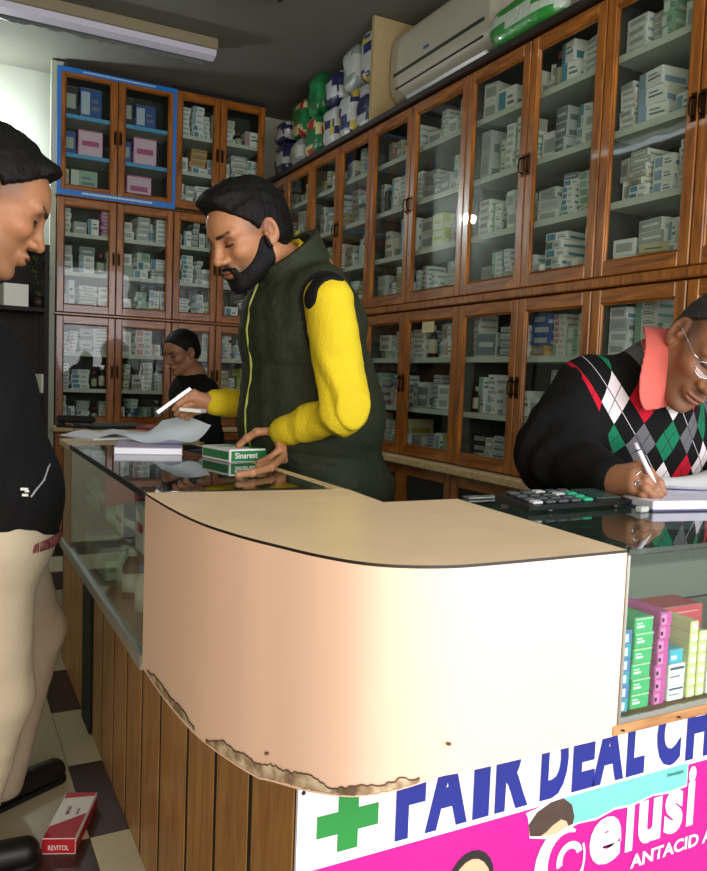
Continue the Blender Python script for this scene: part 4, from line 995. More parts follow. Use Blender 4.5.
def head_col(hc, R, sc, base, beard=0, brow=(.012, .009, .008)):
    base = np.array(base)
    def f(V):
        q = (V-hc)@R/sc; qs = q.copy(); qs[:, 1] = np.abs(q[:, 1]); c = np.tile(base, (len(V), 1))
        near = (np.linalg.norm(q, axis=1) < .2)
        def blend(d, w, col, k=1.0):
            nonlocal c
            a = (np.clip(.5-d/w, 0, 1)*k*near)[:, None]; c = c*(1-a)+np.array(col)*a
        blend(sd_ell(q, (.1, 0, -.068), (.014, .024, .011)), .004, base*np.array((.80, .62, .62)))
        blend(sd_ell(q, (.11, 0, -.068), (.02, .024, .0013)), .002, base*.25)
        blend(sd_ell(qs, (.056, .046, -.026), (.03, .022, .018)), .02, base*np.array((1.1, .95, .9)), .6)
        blend(sd_ell(qs, (.080, .034, .0), (.02, .022, .014)), .012, base*np.array((.5, .42, .42)), .8)
        blend(sd_cap(qs, (.092, .016, .0195), (.078, .050, .024), .0055, .0035), .003, brow)
        blend(sd_cap(qs, (.086, .022, -.006), (.078, .044, -.0045), .0034, .0026), .0015, (.006, .004, .004))
        blend(sd_ell(qs, (.004, .066, .028), (.030, .02, .030)), .03, (.03, .02, .016), .7)
        blend(sd_ell(qs, (-.006, .090, -.002), (.012, .012, .020)), .012, base*np.array((.6, .45, .45)), .8)
        if beard:
            blend(smax(sd_ell(q, (.055, 0, -.085), (.065, .075, .042)), -sd_ell(q, (.11, 0, -.068), (.03, .026, .012)), .01), .03, (.03, .02, .016), beard)
            blend(sd_ell(q, (.102, 0, -.053), (.016, .03, .006)), .004, (.03, .02, .016), beard)
        return c
    return f
def mul_col(base): return lambda V: np.tile(np.array(base), (len(V), 1))
def hair_net(hc, R, sc=1.0, thick=.014, line=.012, back=-.06, extra=None, seed=1, h=.003, side=.0):
    def f(P):
        q = (P-hc)@R/sc; n = .0022*wob(q, 60, seed)+.0008*wob(q, 220, seed+1)
        d = cran(q, thick)+n
        d = smin(d, sd_ell(q, (-.045, 0, -.02), (.065+thick*.5, .068+thick*.4, .06))+n, .02)
        if extra: d = smin(d, sd_ell(q, *extra)+n*1.3, .02)
        cut = q[:, 0]*.76-q[:, 2]*.65-line+.003*wob(q, 60, 9)
        qs = np.abs(q[:, 1]); cut = smax(cut, -(q[:, 2]-back-(q[:, 0]+.04)*.45), .01)
        d = smax(d, cut, .006)
        ear = sd_ell(np.stack([q[:, 0], qs, q[:, 2]], 1), (-.010, .084, -.012), (.024, .022, .036))
        return smax(d, -ear, .006)*sc
    return net(f, hc-.17*sc, hc+.17*sc, h)
def beard_net(hc, R, sc=1.0, thick=.005, h=.0028, seed=4):
    def f(P):
        q = (P-hc)@R/sc; n = .0014*wob(q, 150, seed); s = np.abs(q[:, 1])
        d = head_d(q)-thick+n
        jawline = sd_cap(np.stack([q[:, 0], s, q[:, 2]], 1), (.002, .064, -.030), (.020, .062, -.070), .017, .026)
        jawline = smin(jawline, sd_cap(np.stack([q[:, 0], s, q[:, 2]], 1), (.018, .058, -.072), (.078, .012, -.104), .028, .026), .01)
        must = sd_cap(np.stack([q[:, 0], s, q[:, 2]], 1), (.104, .0, -.0535), (.090, .028, -.064), .0055, .006)
        must = smin(must, sd_cap(np.stack([q[:, 0], s, q[:, 2]], 1), (.092, .028, -.064), (.086, .028, -.09), .008, .012), .006)
        rg = smin(jawline, must, .008)
        rg = smax(rg, -sd_ell(q, (.103, 0, -.069), (.02, .022, .0105)), .003)
        return smax(d, rg, .006)*sc
    return net(f, hc-.16*sc, hc+.16*sc, h)
def hand_net(wrist, palm, fingers, fr=None, h=.0016, pr=.021):
    """palm: knuckle points (index..little); fingers: chains starting at knuckles; last chain is the thumb"""
    wrist = A(wrist); kn = [A(p) for p in palm]
    def f(P):
        d = None
        for i, kpt in enumerate(kn):
            e = sd_cap(P, wrist+(kpt-wrist)*.10, kpt, pr*.85, .0105 if i else .011); d = e if d is None else smin(d, e, .022)
        for i, ch in enumerate(fingers):
            th = i == len(fingers)-1
            r0 = .0105 if th else (.0092, .0094, .0088, .0078)[i]
            pts = [A(p) for p in ch]; rad = list(np.linspace(r0*1.05, r0*.76, len(pts)))
            e = chain(P, pts, rad, .003)
            for p in pts[1:-1]: e = smin(e, np.linalg.norm(P-p, axis=1)-r0*.98, .004)
            d = smin(d, e, .0035 if not th else .008)
        return d+.0003*wob(P, 500, 2)
    allp = np.array([wrist]+kn+[p for c_ in fingers for p in c_]); return net(f, allp.min(0)-.035, allp.max(0)+.035, h)
def torso_core(parts, h=.012):
    def f(P):
        d = None
        for a, b, r1, r2 in parts:
            e = sd_cap(P, a, b, r1, r2); d = e if d is None else smin(d, e, .04)
        return d
    pts = np.array([p for a, b, r1, r2 in parts for p in (a, b)]); R_ = max(max(r1, r2) for _, _, r1, r2 in parts)+.03
    return net(f, pts.min(0)-R_, pts.max(0)+R_, h)
def shoe(toe, heel, parent, z0=0):
    toe, heel = A(toe), A(heel); d = (toe-heel)/np.linalg.norm(toe-heel)
    def f(P):
        e = sd_cap(P, heel+[0, 0, .038]+d*.03, toe+[0, 0, .030]-d*.03, .036, .034); e = smin(e, sd_cap(P, heel+[0, 0, .04]+d*.03, heel+[0, 0, .095]+d*.045, .038, .036), .03)
        return smax(e, -(P[:, 2]-z0-.012), .002)
    o = net_obj('shoe', net(f, np.minimum(toe, heel)-[.06, .06, 0], np.maximum(toe, heel)+[.06, .06, .14], .005), M_shoe, parent)
    def g(P): return smax(smax(sd_cap(P*[1, 1, 0], (heel+d*.03)*[1, 1, 0], (toe-d*.03)*[1, 1, 0], .038, .036), P[:, 2]-z0-.013, .002), -(P[:, 2]-z0), .001)
    net_obj('sole', net(g, np.minimum(toe, heel)-[.06, .06, .006], np.maximum(toe, heel)+[.06, .06, .03], .004), M_black, o)
    return o
def fix_child(o):  # children of children keep world coordinates
    pass

# ---------- man in the olive vest
VM = empty('person', (.88, 1.95, 0), label='bearded man in olive vest over yellow sweatshirt, looking down behind the counter', cat='person')
hc = at(247, 233, 1.97); R = headR(PI+.22, .50, 0); nb = np.array((.835, 1.915, 1.41)); sc = 1.03
SL = at(329, 300, 1.90); EL = at(345, 411, 1.85); WL = at(281, 432, 1.955)
SR = np.array((.83, 2.09, 1.36)); ER = np.array((.86, 2.20, 1.06)); WR = at(214, 402, 2.20)
hips = np.array((.94, 1.95, .88))
core = torso_core([(nb, hips, .09, .13), ((.84, 1.80, 1.35), (.84, 2.05, 1.35), .06, .06), (SL, EL, .045, .036), (EL, WL, .036, .026), (SR, ER, .045, .036), (ER, WR, .036, .026),
    ((.94, 1.86, .86), (.92, 1.85, .46), .075, .05), ((.92, 1.85, .46), (.95, 1.86, .08), .05, .035), ((.94, 2.04, .86), (.92, 2.06, .46), .075, .05), ((.92, 2.06, .46), (.95, 2.07, .08), .05, .035)])
hd = head_net(hc, R, nb, sc)
zt_ = HT+.0105
kL = [at(279, 437, 1.945), at(283, 443, 1.95), at(284, 448, 1.965), at(283, 451, 1.985)]
fL = [[kL[0], at(279, 450, 1.925), at(270, 458, 1.915), at(259, 462, 1.915)],
      [kL[1], at(283, 457, 1.915), atz(270, 468, zt_+.002), atz(252, 473, zt_), atz(238, 475, zt_-.001)],
      [kL[2], at(284, 460, 1.94), atz(270, 464, zt_), atz(258, 466, zt_-.001)], [kL[3], at(283, 458, 1.97), atz(273, 459, zt_), atz(265, 460, zt_-.001)],
      [at(270, 431, 1.955), at(257, 432, 1.955), at(247, 438, 1.96), at(239, 445, 1.965)]]
hl = hand_net(WL, kL, fL)
kR = [at(197, 398, 2.17), at(195, 403, 2.18), at(195, 408, 2.195), at(197, 411, 2.215)]
fR = [[kR[0], at(186, 399, 2.155), at(178, 404, 2.15), at(174, 409, 2.155)], [kR[1], at(185, 406, 2.165), at(178, 411, 2.165), at(176, 414, 2.17)],
      [kR[2], at(188, 412, 2.18), at(182, 415, 2.18), at(181, 417, 2.185)], [kR[3], at(191, 415, 2.20), at(187, 418, 2.20), at(187, 419, 2.205)],
      [at(203, 397, 2.18), at(194, 393, 2.165), at(186, 394, 2.155), at(179, 397, 2.15)]]
hr = hand_net(WR, kR, fR)
hcol = head_col(hc, R, sc, SK['b'], .75)
net_obj('body', join_nets([core, hd, hl, hr]), M_skin, VM, hcol)
net_obj('hair', hair_net(hc, R, sc, .015, .004, -.055, ((.035, 0, .098), (.062, .058, .030)), 1), M_hair, VM)
net_obj('beard', beard_net(hc, R, sc), M_hair, VM)
# sweatshirt
def slv(P, s, e, w, r0, r1, r2, seed):
    d = smin(sd_cap(P, s, e, r0, r1), sd_cap(P, e, w, r1, r2), .02)
    de = np.linalg.norm(P-e, axis=1); ax = (w-e)/np.linalg.norm(w-e)
    q = P@ax
    fo = np.sin(q*95+4*wob(P, 11, seed)); d = d+.0075*np.sign(fo)*np.abs(fo)**1.5*np.exp(-(de/.12)**2)+.0045*wob(P, 24, seed+3)+.0015*wob(P, 70, seed+8)
    dw = np.linalg.norm(P-w, axis=1); cuff = sd_cap(P, w-ax*.012, w-ax*.045, r2*.93, r2*.97)+.0006*np.sin(np.arctan2(P[:, 2]-w[2], P[:, 1]-w[1])*40)
    return smin(d, cuff, .006)
def sweat(P):
    d = sd_ell(P, (.845, 1.93, 1.27), (.135, .18, .17)); d = smin(d, sd_ell(P, (.875, 1.94, 1.05), (.165, .18, .20)), .05)
    d = smin(d, sd_cap(P, (.835, 1.79, 1.355), (.835, 2.06, 1.355), .055), .04)
    d = smin(d, smin(slv(P, SL, EL, WL-(WL-EL)*.04, .063, .056, .037, 1), slv(P, SR, ER, WR-(WR-ER)*.04, .062, .053, .037, 5), .01), .03)
    a = (hc-nb)/np.linalg.norm(hc-nb); q = P-nb; t = q@a; rr_ = np.linalg.norm(q-t[:, None]*a, axis=1)
    col = np.maximum(np.abs(rr_-.068)-.006, np.abs(t-.045)-.03); d = smin(d, col, .01)
    hole = sd_cap(P, nb-a*.02, hc, .061); return smax(d, -hole, .004)
net_obj('sweatshirt', net(sweat, (.45, 1.60, .80), (1.12, 2.34, 1.56), .0052), M_yellow, VM)
def yoke(P): return smax(sweat(P)-.0035, smin(sd_cap(P, at(310, 300, 1.86), at(322, 280, 1.87), .022), sd_cap(P, at(322, 280, 1.87), at(336, 278, 1.87), .020), .01), .003)
net_obj('shoulder_yoke', net(yoke, at(322, 286, 1.87)-.14, at(322, 286, 1.87)+.14, .0035), M_vestb, VM)['label'] = 'black shoulder panel'
def vest(P):
    d = sd_ell(P, (.845, 1.93, 1.27), (.158, .195, .185)); d = smin(d, sd_ell(P, (.88, 1.93, 1.05), (.192, .20, .21)), .06)
    d = smin(d, sd_ell(P, (.935, 1.94, .86), (.185, .20, .13)), .05)
    d = smin(d, sd_cap(P, (.835, 1.80, 1.362), (.835, 2.06, 1.362), .066), .05)
    d = d-.006*np.abs(np.cos((P[:, 2]-.9+.12*(P[:, 0]-.88))*PI/.105))**.4+.006*wob(P, 16, 3)+.002*wob(P, 50, 5)
    a = (hc-nb)/np.linalg.norm(hc-nb); a = a+np.array((.30, 0, .12)); a /= np.linalg.norm(a); q = P-nb; t = q@a; rr_ = np.linalg.norm(q-t[:, None]*a, axis=1)
    col = np.maximum(np.abs(rr_-.083-.10*np.maximum(t-.02, 0))-.0085, np.abs(t-.05)-.036)-.003; d = smin(d, col, .02)
    d = smax(d, -sd_cap(P, nb-a*.03, nb+a*.3, .073, .085), .004)
    for s, e in ((SL, EL), (SR, ER)):
        o_ = np.array((0, -.02 if s is SL else .02, -.01)); ax = (e-s)/np.linalg.norm(e-s)
        arm = sd_cap(P, s+o_-np.array((0, 0, .0)), s+o_+ax*.13, .069, .073); d = smax(d, -arm, .006)
    # open front: a slot along the chest that shows the sweatshirt
    fr = sd_box(P, (.68, 1.925, 1.17), (.06, .010, .27), .006, rotm('Y', -.02)); d = smax(d, -fr, .004)
    return smax(d, -(P[:, 2]-.80), .01)
def vmf(C):
    dl = sd_cap(C, SL+[0, -.02, .0], SL+(EL-SL)/np.linalg.norm(EL-SL)*.13+[0, -.02, 0], .069, .073); dr = sd_cap(C, SR+[0, .02, 0], SR+(ER-SR)*.4, .069, .073)
    return ((np.minimum(dl, dr) < .013)).astype(int)
net_obj('vest', net(vest, (.60, 1.66, .78), (1.12, 2.2, 1.54), .005), [M_vest, M_vestb], VM, mfun=vmf)
k = MB(); zz = [(.652+.02*math.sin((z-.9)*3), 1.905, z) for z in np.linspace(.96, 1.36, 12)]
zz = []
for z in np.linspace(.97, 1.40, 14):
    P_ = np.array([(x, 1.908, z) for x in np.linspace(.55, .85, 200)]); i = int(np.argmax(vest(P_) < 0)); zz.append((P_[i][0]-.001, 1.908, z))
k.tube(zz, .0035, mat('zip', srgb(150, 160, 70), .5), 6); z_ = k.build('zip', VM); z_.matrix_parent_inverse = Matrix.Translation(-Vector(VM.location))
def tro(P, legs, r0=.09, r1=.065, r2=.05, seed=1):
    d = None
    for h_, kn_, an_ in legs:
        e = smin(sd_cap(P, h_, kn_, r0, r1), sd_cap(P, kn_, an_, r1, r2), .03); d = e if d is None else smin(d, e, .03)
    return d+.003*wob(P, 18, seed)+.0012*wob(P, 50, seed+2)
lg = [((.94, 1.87, .84), (.92, 1.86, .46), (.95, 1.87, .10)), ((.94, 2.03, .84), (.92, 2.05, .46), (.95, 2.06, .10))]
net_obj('trousers', net(lambda P: smin(tro(P, lg), sd_ell(P, (.94, 1.95, .88), (.13, .17, .10)), .04), (.75, 1.7, .04), (1.12, 2.25, 1.0), .010), M_dtr, VM)
shoe((.80, 1.87, 0), (1.02, 1.87, 0), VM); shoe((.80, 2.06, 0), (1.02, 2.06, 0), VM)
# held in his right hand
k = MB(); a, b = at(158, 413, 2.14), at(191, 389, 2.155); n_ = 7
ax = (b-a); L = np.linalg.norm(ax); ax /= L; up_ = np.cross(ax, np.array((.4, .9, 0))); up_ /= np.linalg.norm(up_); dp_ = np.cross(ax, up_)
def obox(k, o, e, ux, uy, uz, m):
    vs = [tuple(o+ux*x*e[0]+uy*y*e[1]+uz*z*e[2]) for x in (-1, 1) for y in (-1, 1) for z in (-1, 1)]
    k.add(vs, [(0, 1, 3, 2), (4, 6, 7, 5), (0, 4, 5, 1), (2, 3, 7, 6), (0, 2, 6, 4), (1, 5, 7, 3)], m)
obox(k, (a+b)/2, (L/2, .0045, .026), ax, up_, dp_, mat('foil', srgb(190, 190, 200), .3, metal=.6))
for i in range(8):
    for sg_ in (-1, 1): obox(k, a+ax*L*(i+.5)/8+up_*sg_*.0046, (L*.032, .0006, .019), ax, up_, dp_, cm('plumprint', 96, 76, 90))
    obox(k, a+ax*L*(i+.5)/8-dp_*.0264, (L*.03, .0032, .0006), ax, up_, dp_, cm('plumprint', 96, 76, 90))
tag(recenter(k.build('blister_strip')), 'silver tablet strip raised in the right hand of the man in the vest', 'tablet strip')
k = MB(); obox(k, at(193, 410, 2.135), (.030, .0045, .022), np.array((.8, -.6, -.05)), np.array((0, 0.1, 1.)), np.array((.6, .8, 0)), M_white)
tag(recenter(k.build('paper_slip')), 'small folded white slip under the hand of the man in the vest', 'paper')

# ---------- customer at the left edge
CM_ = empty('person', (.08, 1.85, 0), label='dark-haired customer in black jacket and khaki trousers looking down, left of the counter', cat='person')
hc = at(-10, 198, 1.52); R = headR(.06, .46, 0); sc = 1.09; nb = np.array((-.055, 1.62, 1.30))
SLc = np.array((.0, 1.98, 1.20)); SRc = np.array((-.01, 1.58, 1.19)); ERc = np.array((-.10, 1.56, .93)); ELc = np.array((-.02, 2.03, .93)); WRc = np.array((-.06, 1.62, .70)); WLc = np.array((.0, 2.03, .70))
hips = np.array((.05, 1.84, .84)); legs = [((.075, 1.76, .80), (.10, 1.80, .45), (.035, 1.86, .11)), ((.085, 1.94, .80), at(34, 628, 2.02), at(0, 782, 2.03))]
core = torso_core([(nb, hips, .08, .12), (SRc, SLc, .06, .06), (SRc, ERc, .045, .036), (ERc, WRc, .036, .026), (SLc, ELc, .045, .036), (ELc, WLc, .036, .026)]+[(A(a), A(b), .07, .05) for a, b, c in legs]+[(A(b), A(c), .05, .035) for a, b, c in legs])
hd = head_net(hc, R, nb, sc)
def simple_hand(w, d_, up_, side):
    w, d_, up_ = A(w), A(d_)/np.linalg.norm(d_), A(up_); s = np.cross(d_, up_); s /= np.linalg.norm(s)
    kn = [w+d_*.085+s*side*o for o in (-.027, -.009, .009, .026)]
    fs = [[p, p+d_*.035-up_*.012, p+d_*.055-up_*.032, p+d_*.058-up_*.050] for p in kn]
    fs.append([w+d_*.03-s*side*.025, w+d_*.055-s*side*.045, w+d_*.085-s*side*.048-up_*.01, w+d_*.105-s*side*.042-up_*.02])
    return hand_net(w, kn, fs, h=.0025)
pk1 = simple_hand(WRc, (.1, .1, -1), (0, -1, 0), 1); pk2 = simple_hand(WLc, (.1, 0, -1), (0, 1, 0), -1)
net_obj('body', join_nets([core, hd, pk1, pk2]), M_skin, CM_, head_col(hc, R, sc, SK['a'], .22))
net_obj('hair', hair_net(hc, R, sc, .015, -.002, -.05, ((.052, 0, .082), (.045, .060, .032)), 11), M_hair, CM_)
def jacket(P):
    d = smin(sd_ell(P, (.025, 1.80, 1.05), (.158, .21, .23)), sd_ell(P, (.080, 1.84, .87), (.160, .19, .185)), .06)
    d = smin(d, sd_cap(P, SRc+[0, .03, .0], SLc-[0, .03, 0], .075), .05); d = smin(d, sd_cap(P, (-.02, 1.74, 1.2), nb, .09, .075), .05)
    d = smin(d, slv(P, SRc, ERc, WRc, .072, .062, .044, 7), .03); d = smin(d, slv(P, SLc, ELc, WLc, .072, .062, .044, 9), .03)
    a = (hc-nb)/np.linalg.norm(hc-nb); q = P-nb; t = q@a; rr_ = np.linalg.norm(q-t[:, None]*a, axis=1)
    d = smin(d, np.maximum(np.abs(rr_-.074)-.008, np.abs(t-.02)-.035), .015)+.004*wob(P, 20, 12)
    d = smax(d, -sd_cap(P, nb+a*.01, hc, .066), .004); return smax(d, -(P[:, 2]-.790), .006)
net_obj('jacket', net(jacket, (-.28, 1.42, .72), (.34, 2.14, 1.44), .0065), M_jack, CM_)
def surf(fn, o, d_):
    t = np.linspace(0, .6, 400); P_ = A(o)+t[:, None]*A(d_); i = int(np.argmax(fn(P_) < 0)); return P_[i]
k = MB(); pts = []
for (px, py) in ((31, 497), (36, 490), (44, 480), (48, 468), (50, 464)):
    q = at(px, py, 1.2); dr = at(px, py, 2.2)-q; pts.append(surf(jacket, q, dr)-dr*.002)
k.tube([tuple(p) for p in pts], .0022, mat('reflective', srgb(150, 155, 160), .4), 6); o = k.build('pocket_zip', CM_); o.matrix_parent_inverse = Matrix.Translation(-Vector(CM_.location)); o['label'] = 'light grey pocket zip'
k = MB()
for (px, py, w_) in ((22, 489, .012), (24, 495, .008), (26, 491, .006)):
    q = at(px, py, 1.2); dr = at(px, py, 2.2)-q; p = surf(jacket, q, dr)-dr*.003; obox(k, p, (w_, .0025, .001), np.array((.886, -.46, 0)), np.array((0, 0, 1.)), np.array((.46, .886, 0)), M_white)
o = k.build('chest_logo', CM_); o.matrix_parent_inverse = Matrix.Translation(-Vector(CM_.location)); o['label'] = 'small white emblem on the jacket'
def hem(P):
    d = np.abs(sd_ell(P*[1, 1, 0], (.06, 1.84, 0), (.140, .178, .1)))-.004; return np.maximum(d, np.abs(P[:, 2]-.750)-.012)
net_obj('shirt_hem', net(lambda P: smax(np.abs(sd_ell(P, (.080, 1.84, .752), (.148, .182, 3.)))-.003, np.abs(P[:, 2]-.786)-.012, .003), (-.14, 1.6, .74), (.30, 2.07, .83), .005), mat('plaid', srgb(120, 60, 60), .8, var=.6, scale=60), CM_)
net_obj('trousers', net(lambda P: smin(tro(P, legs, .098, .074, .056, 3), sd_ell(P, (.085, 1.84, .79), (.138, .175, .12)), .05), (-.20, 1.6, .04), (.42, 2.35, .86), .0065), M_kha, CM_)
shoe((.195, 1.885, 0), (-.04, 1.875, 0), CM_); shoe(tuple(atz(62, 777, 0)), tuple(atz(62, 777, 0)-np.array((.235, .13, 0))), CM_)

# ---------- older man writing at the right
OM = empty('person', (1.47, 1.50, 0), label='older man with glasses in argyle sweater over pink shirt, writing in a ledger', cat='person')
R = headR(-2.22, .60, -.62); sc = 1.0
ear_w = at(677, 328, 1.62); hc = ear_w-R@np.array((-.012, -.086, -.006)); nb = at(652, 373, 1.73)
SRo = at(588, 392, 1.76); ERo = at(552, 455, 1.68); WRo = at(614, 481, 1.50); SLo = np.array((1.66, 1.34, 1.11)); ELo = np.array((1.76, 1.22, .985)); WLo = np.array((1.56, 1.10, .985)); pel = np.array((1.47, 1.58, .56))
ol = [((1.38, 1.56, .52), (1.34, 1.30, .50), (1.34, 1.34, .10)), ((1.56, 1.56, .52), (1.62, 1.30, .50), (1.62, 1.34, .10))]
core = torso_core([(nb-(nb-pel)*.14, pel, .07, .13), (SRo, SLo, .05, .05), (SRo, ERo, .045, .036), (ERo, WRo, .036, .027), (SLo, ELo, .045, .036), (ELo, WLo, .036, .026)]+[(A(a), A(b), .075, .05) for a, b, c in ol]+[(A(b), A(c), .05, .035) for a, b, c in ol])
hd = head_net(hc, R, nb+(hc-nb)*.12, sc, r=.058)
zl_ = HT+.019+.010
kO = [at(637, 466, 1.475), at(633, 474, 1.455), at(632, 482, 1.445), at(633, 489, 1.445)]
fO = [[kO[0], at(649, 472, 1.455), at(659, 483, 1.445), at(663, 491, 1.44)], [kO[1], at(646, 480, 1.435), at(656, 489, 1.43), at(660, 495, 1.43)],
      [kO[2], at(645, 488, 1.425), at(652, 494, 1.425), at(655, 498, 1.43)], [kO[3], at(642, 494, 1.43), at(648, 498, 1.435), at(650, 500, 1.44)],
      [at(634, 474, 1.50), at(645, 480, 1.485), at(655, 487, 1.47), at(662, 493, 1.455)]]
ho = hand_net(WRo, kO, fO, pr=.024); ho2 = simple_hand(WLo, (-1, -.3, -.1), (0, 0, 1.), 1)
net_obj('body', join_nets([core, hd, ho, ho2]), M_skin, OM, head_col(hc, R, sc, SK['c'], .35, (.03, .025, .022)))
net_obj('hair', hair_net(hc, R, sc, .010, -.022, -.05, None, 21), M_ghair, OM)
TAX = nb-pel; TAX /= np.linalg.norm(TAX)
def otorso(P):
    d = smin(sd_cap(P, nb-TAX*.12, pel+TAX*.15, .125, .155), sd_cap(P, SRo+[.03, 0, -.02], SLo-[.03, 0, .02], .078), .08)
    d = smin(d, sd_ell(P, (1.45, 1.33, 1.02), (.20, .145, .17)), .05); return smin(d, sd_cap(P, nb-TAX*.04, nb+TAX*.0, .088, .075), .05)
def oarm(P): return smin(slv(P, SRo, ERo, WRo-(WRo-ERo)*.10, .084, .075, .043, 31), slv(P, SLo, ELo, WLo-(WLo-ELo)*.1, .078, .068, .043, 33), .01)
na = (hc-nb)/np.linalg.norm(hc-nb)
CA = np.array((.80, -.42, 0))+np.array((0, 0, .34))+np.array((-.24, -.20, 0)); CA /= np.linalg.norm(CA)
def sweater(P):
    d = smin(otorso(P), oarm(P), .035)+.004*wob(P, 18, 30)
    fw = R[:, 0]*[1, 1, 0]; d = smax(d, -sd_cap(P, nb+CA*.035, nb+CA*.3, .069), .006); return d
sd_ = np.array((.975, -.22, 0)); td_ = np.array((-.32, -.42, .90)); c0 = surf(sweater, at(614.5, 399, 1.3), at(614.5, 399, 2.3)-at(614.5, 399, 1.3))
def slmask(C): u_ = (C-c0)@sd_; v_ = (C-c0)@td_; return (u_ < -9).astype(int)
sw = net_obj('sweater', net(sweater, (.98, .90, .50), (1.93, 1.78, 1.36), .0062), [MATS.setdefault('tmp', None) or M_vestb, M_vestb], OM, mfun=slmask)
# argyle pattern computed in the knit material from a lattice coordinate stored on the mesh
me = sw.data; n = len(me.vertices); co = np.empty(n*3, 'f'); me.vertices.foreach_get('co', co); co = co.reshape(-1, 3).astype(float)
c0 = surf(sweater, at(614.5, 399, 1.3), at(614.5, 399, 2.3)-at(614.5, 399, 1.3)); u = (co-c0)@sd_/.060+.5*0; v = (co-c0)@td_/.092
lat = np.stack([u+v+.5, u-v+.5, u*.060+.045+.50*v*.092+.0], 1); av = me.attributes.new('lattice', 'FLOAT_VECTOR', 'POINT'); av.data.foreach_set('vector', lat.astype('f').ravel())
def argyle():
    m = bpy.data.materials.new('argyle_knit'); m.use_nodes = True; nt = m.node_tree; b = nt.nodes['Principled BSDF']; L = nt.links
    a = nt.nodes.new('ShaderNodeAttribute'); a.attribute_name = 'lattice'; sx = nt.nodes.new('ShaderNodeSeparateXYZ'); L.new(a.outputs['Vector'], sx.inputs[0])
    def M(op, x, y=None):
        nd = nt.nodes.new('ShaderNodeMath'); nd.operation = op
        for i, q in enumerate((x, y)):
            if q is None: continue
            if isinstance(q, (int, float)): nd.inputs[i].default_value = q
            else: L.new(q, nd.inputs[i])
        return nd.outputs[0]
    A_, B_ = sx.outputs[0], sx.outputs[1]; i = M('FLOOR', A_); j = M('FLOOR', B_); sm_ = M('ADD', i, j); df = M('SUBTRACT', i, j)
    par = M('FLOORED_MODULO', sm_, 2.0); colp = M('FLOORED_MODULO', M('DIVIDE', M('ADD', sm_, .01), 2.0), 2.0); rowp = M('FLOORED_MODULO', M('DIVIDE', M('ADD', df, .01), 2.0), 2.0)
    colb = M('GREATER_THAN', colp, .9); rowb = M('GREATER_THAN', rowp, .9)
    def MX(f, c1, c2):
        nd = nt.nodes.new('ShaderNodeMix'); nd.data_type = 'RGBA'; L.new(f, nd.inputs[0])
        for s_, q in ((6, c1), (7, c2)):
            if isinstance(q, tuple): nd.inputs[s_].default_value = q
            else: L.new(q, nd.inputs[s_])
        return nd.outputs[2]
    r0 = MX(colb, srgb(214, 204, 206), srgb(178, 18, 42)); r1 = MX(colb, srgb(16, 104, 74), srgb(92, 92, 96)); cc = MX(rowb, r0, r1)
    odd = M('GREATER_THAN', par, .5); cc = MX(odd, cc, srgb(11, 11, 12))
    fa = M('ABSOLUTE', M('SUBTRACT', M('FRACT', A_), .5)); fb = M('ABSOLUTE', M('SUBTRACT', M('FRACT', B_), .5))
    ln = M('LESS_THAN', M('MINIMUM', fa, fb), .017); evn = M('SUBTRACT', 1.0, odd)
    cc = MX(M('MULTIPLY', ln, evn), cc, srgb(40, 34, 38)); cc = MX(M('MULTIPLY', M('LESS_THAN', M('ABSOLUTE', M('SUBTRACT', M('FRACT', M('DIVIDE', A_, 2.0)), .25)), .006), odd), cc, srgb(190, 186, 190))
    cc = MX(M('LESS_THAN', sx.outputs[2], 0.0), cc, srgb(11, 11, 12))
    L.new(cc, b.inputs['Base Color']); b.inputs['Roughness'].default_value = .9; b.inputs['Specular IOR Level'].default_value = .2
    tc = nt.nodes.new('ShaderNodeTexCoord'); nz = nt.nodes.new('ShaderNodeTexNoise'); nz.inputs['Scale'].default_value = 350; bp = nt.nodes.new('ShaderNodeBump'); bp.inputs['Strength'].default_value = .5; bp.inputs['Distance'].default_value = .003
    L.new(tc.outputs['Object'], nz.inputs['Vector']); L.new(nz.outputs[0], bp.inputs['Height']); L.new(bp.outputs[0], b.inputs['Normal']); return m
me.materials[0] = argyle()
# pink collar
def collar(P):
    q = P-nb; a = CA; t = q@a; rr_ = np.linalg.norm(q-t[:, None]*a, axis=1)
    stand = np.maximum(np.abs(rr_-.074)-.0030, np.abs(t-.030)-.032)
    fr = np.array((-.25, -.35, -1.)); fr = fr-a*(fr@a); fr /= np.linalg.norm(fr); s_ = np.cross(a, fr)
    ang = np.abs(np.arctan2(q@s_, q@fr)); low = -.014+.056*np.exp(-((ang-.72)/.75)**2)
    fall = np.maximum(np.abs(rr_-.078-.55*np.maximum(.058-t, 0))-.0030, np.maximum(t-.064, -low-t))
    d = smin(stand, fall, .005)
    return smax(d, ang_gap(ang, t), .002)
def ang_gap(ang, t): return (.10+np.maximum(.05-t, 0)*5.5-ang)*.08
def old_collar(P):
    q = P-nb; a = na*.6+TAX*.5; a = a/np.linalg.norm(a); t = q@a; rr_ = np.linalg.norm(q-t[:, None]*a, axis=1)
    stand = np.maximum(np.abs(rr_-.073)-.0035, np.abs(t-.035)-.035)
    fall = np.maximum(np.abs(rr_-.079-.55*np.maximum(.055-t, 0))-.0035, np.abs(t-.015)-.052)
    d = smin(stand, fall, .006); fw = np.array((-.10, -1, -.05)); s_ = np.array((1, -.1, 0))
    gap = np.maximum(np.abs(q@s_+.01)-.020-np.maximum(.05-t, 0)*.35, -(q@(-fw))-10+0); gap = np.maximum(gap, (q@np.array((.1, 1, 0)))+.02)
    return smax(d, -gap, .003)-.0008
net_obj('shirt_collar', net(collar, nb-[.16, .16, .10], nb+[.16, .16, .14], .003), M_pink, OM)
